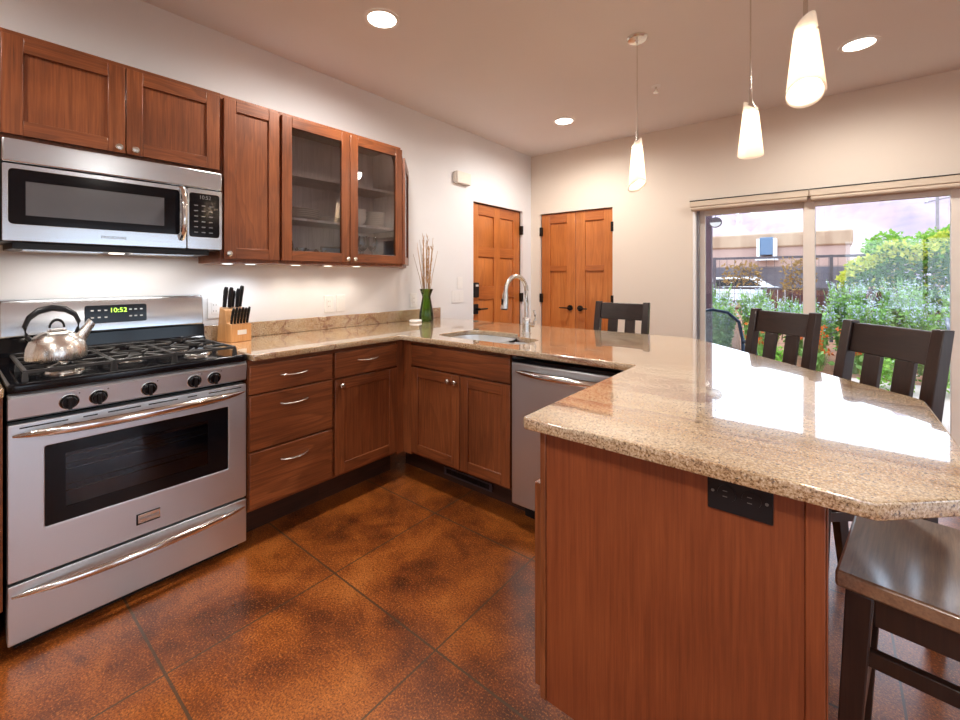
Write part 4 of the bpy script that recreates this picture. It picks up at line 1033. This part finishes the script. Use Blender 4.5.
for i in range(5):
    sage(-1.46 + .63 * i, 8.35 + .06 * (i % 2), (.98, .92, .92, 1.02, 1.0)[i], .25, 'lavender sage bush in the front row of the bed, ' + ON[i], 150)
ON = ['nearest the porch post', 'second from the porch post', 'third from the porch post', 'fourth from the porch post', 'fifth from the porch post', 'farthest from the porch post']
for i in range(6):
    sage(-1.72 + .65 * i, 9.25 + .06 * (i % 2), (1.22, 1.14, 1.0, 1.30, 1.34, 1.26)[i], .27, 'taller lavender sage bush in the rear row of the bed, ' + ON[i], 150)
for i in range(5):
    x = .66 + .50 * i; y = 7.60 + .06 * (i % 2)
    t = thing('flower_bush', 'white flowering bush in front of the sage, ' + ['leftmost of its row', 'second of its row', 'third of its row', 'fourth of its row', 'last of its row'][i], 'bush', (x, y, GZ - .02), 0, 'white flowering bushes')
    mb = MB(); fl = MB()
    for k in range(420):
        a = random.uniform(0, 6.28); ph = random.uniform(0, 1.5); rr = .22 * random.uniform(.5, 1); p = (rr * math.cos(a) * math.cos(ph), rr * math.sin(a) * math.cos(ph), .04 + rr * 2.3 * math.sin(ph))
        leaf_card(mb, p, random.uniform(.04, .08))
        if k % 3 == 0: leaf_card(fl, p, random.uniform(.03, .055))
    mb.build('foliage', 'leaf', t, smooth=0); fl.build('blossoms', 'petal', t, smooth=0)
for i, (x, y) in enumerate(((-.85, 7.75), (-.15, 7.8), (.25, 7.9))):
    t = thing('poppy_clump', ['orange flower clump behind the patio chair', 'orange flower clump behind the middle stool', 'orange flower clump right of the door stile'][i], 'flower', (x, y, GZ - .02), 0, 'orange flower clumps')
    mb = MB(); fl = MB()
    for k in range(36):
        a = random.uniform(0, 6.28); rr = .22 * random.random(); hh = random.uniform(.25, .62)
        mb.tube([(rr * math.cos(a) * .4, rr * math.sin(a) * .4, 0), (rr * math.cos(a), rr * math.sin(a), hh)], [.005, .003], 3); leaf_card(mb, (rr * math.cos(a) * .7, rr * math.sin(a) * .7, hh * .5), .12)
        for q in range(4): leaf_card(fl, (rr * math.cos(a), rr * math.sin(a), hh), .06)
    mb.build('foliage', 'sage_g', t, smooth=0); fl.build('blossoms', 'petal_r', t, smooth=0)
for i, (x, y) in enumerate(((.52, 6.9), (1.08, 6.95), (-.55, 7.0))):
    t = thing('low_shrub', ['low bright green shrub seen between the slats of the right stool', 'low bright green shrub at the right of the patio edge', 'low green shrub seen behind the middle stool'][i], 'shrub', (x, y, GZ), 0, 'low green shrubs')
    mb = MB()
    for k in range(500):
        a = random.uniform(0, 6.28); ph = random.uniform(0, 1.5); rr = .24 * random.uniform(.5, 1); leaf_card(mb, (rr * math.cos(a) * math.cos(ph), rr * math.sin(a) * math.cos(ph), .02 + rr * 1.5 * math.sin(ph)), random.uniform(.04, .07))
    mb.build('foliage', 'leaf_t', t, smooth=0)
# vine covered hedge on the fence
t = thing('vine_hedge', 'thick flowering vine hedge climbing over the wire fence', 'hedge', (.14, 10.50, GZ), 0)
mb = MB(); my = MB()
for k in range(20000):
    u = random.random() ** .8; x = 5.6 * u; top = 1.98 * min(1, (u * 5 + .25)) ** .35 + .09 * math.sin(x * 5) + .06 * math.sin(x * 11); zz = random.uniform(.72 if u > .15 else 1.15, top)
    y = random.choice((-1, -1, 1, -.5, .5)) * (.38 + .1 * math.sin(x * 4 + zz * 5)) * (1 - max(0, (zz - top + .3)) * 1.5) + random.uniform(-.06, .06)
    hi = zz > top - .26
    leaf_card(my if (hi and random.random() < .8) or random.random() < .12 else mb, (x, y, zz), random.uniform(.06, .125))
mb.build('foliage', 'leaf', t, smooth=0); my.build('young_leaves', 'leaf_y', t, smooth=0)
mb = MB()
for k in range(9): mb.tube([(.4 + .6 * k, .0, 0), (.5 + .6 * k, .02, .9), (.3 + .62 * k, .0, 1.7)], [.03, .025, .015], 6)
mb.build('stems', 'stem', t)
for i, (x, w_, z0, z1) in enumerate(((-1.85, .75, 1.15, 1.62), (-.78, .6, .98, 1.68))):
    t = thing('dry_vine', ['brown dry vine trailing over the left part of the wire fence', 'brown dry vine trailing beside the sliding door stile'][i], 'vine', (x, 10.98, GZ), 0, 'dry vines on the fence')
    mb = MB()
    for k in range(330): leaf_card(mb, (random.uniform(0, w_ - .05), random.uniform(-.1, .06), random.uniform(z0, z1)), random.uniform(.05, .10))
    mb.build('leaves', 'vine', t, smooth=0)
    MB().tube([(0, 0, 0), (.1, 0, 1.0), (w_ * .5, 0, 1.45), (w_, 0, 1.3)], .012, 6).build('stem', 'stem', t)
def tree(x, y, h, rad, label):
    t = thing('tree', label, 'tree', (x, y, GZ - .02), 0, 'trees beyond the hedge')
    MB().tube([(0, 0, 0), (.05, 0, h * .4), (0, .05, h * .75)], [.14, .10, .05], 8).build('trunk', 'stem', t)
    mb = MB()
    for k in range(1100):
        d = Vector((random.gauss(0, 1), random.gauss(0, 1), random.gauss(0, 1))).normalized() * rad * random.uniform(.45, 1) ** .6; leaf_card(mb, (d.x, d.y, h - rad * .95 + d.z * .95), random.uniform(.10, .2))
    mb.build('crown', 'leaf_t', t, smooth=0)
tree(1.5, 20, 2.85, .62, 'round green tree left of the utility pole, beyond the vine hedge')
tree(3.1, 24, 3.2, .78, 'pale green tree nearest the utility pole')
tree(3.3, 20, 3.1, .70, 'green tree right of the utility pole')
t = thing('utility_pole', 'tall grey utility pole in front of the red hill', 'pole', (3.68, 27.5, GZ), 0)
MB().cyl((0, 0, 0), (0, 0, 4.95), .075, 10, r2=.055).build('mast', 'pole', t); MB().bar((-.4, 0, 4.62), (.4, 0, 4.8), .06, .06).build('cross_arm', 'pole', t)
for x in (-.32, .32): MB().cyl((x, 0, 4.72 + x * .25), (x, 0, 4.95 + x * .25), .04, 8).build('insulator', 'print_w', t)
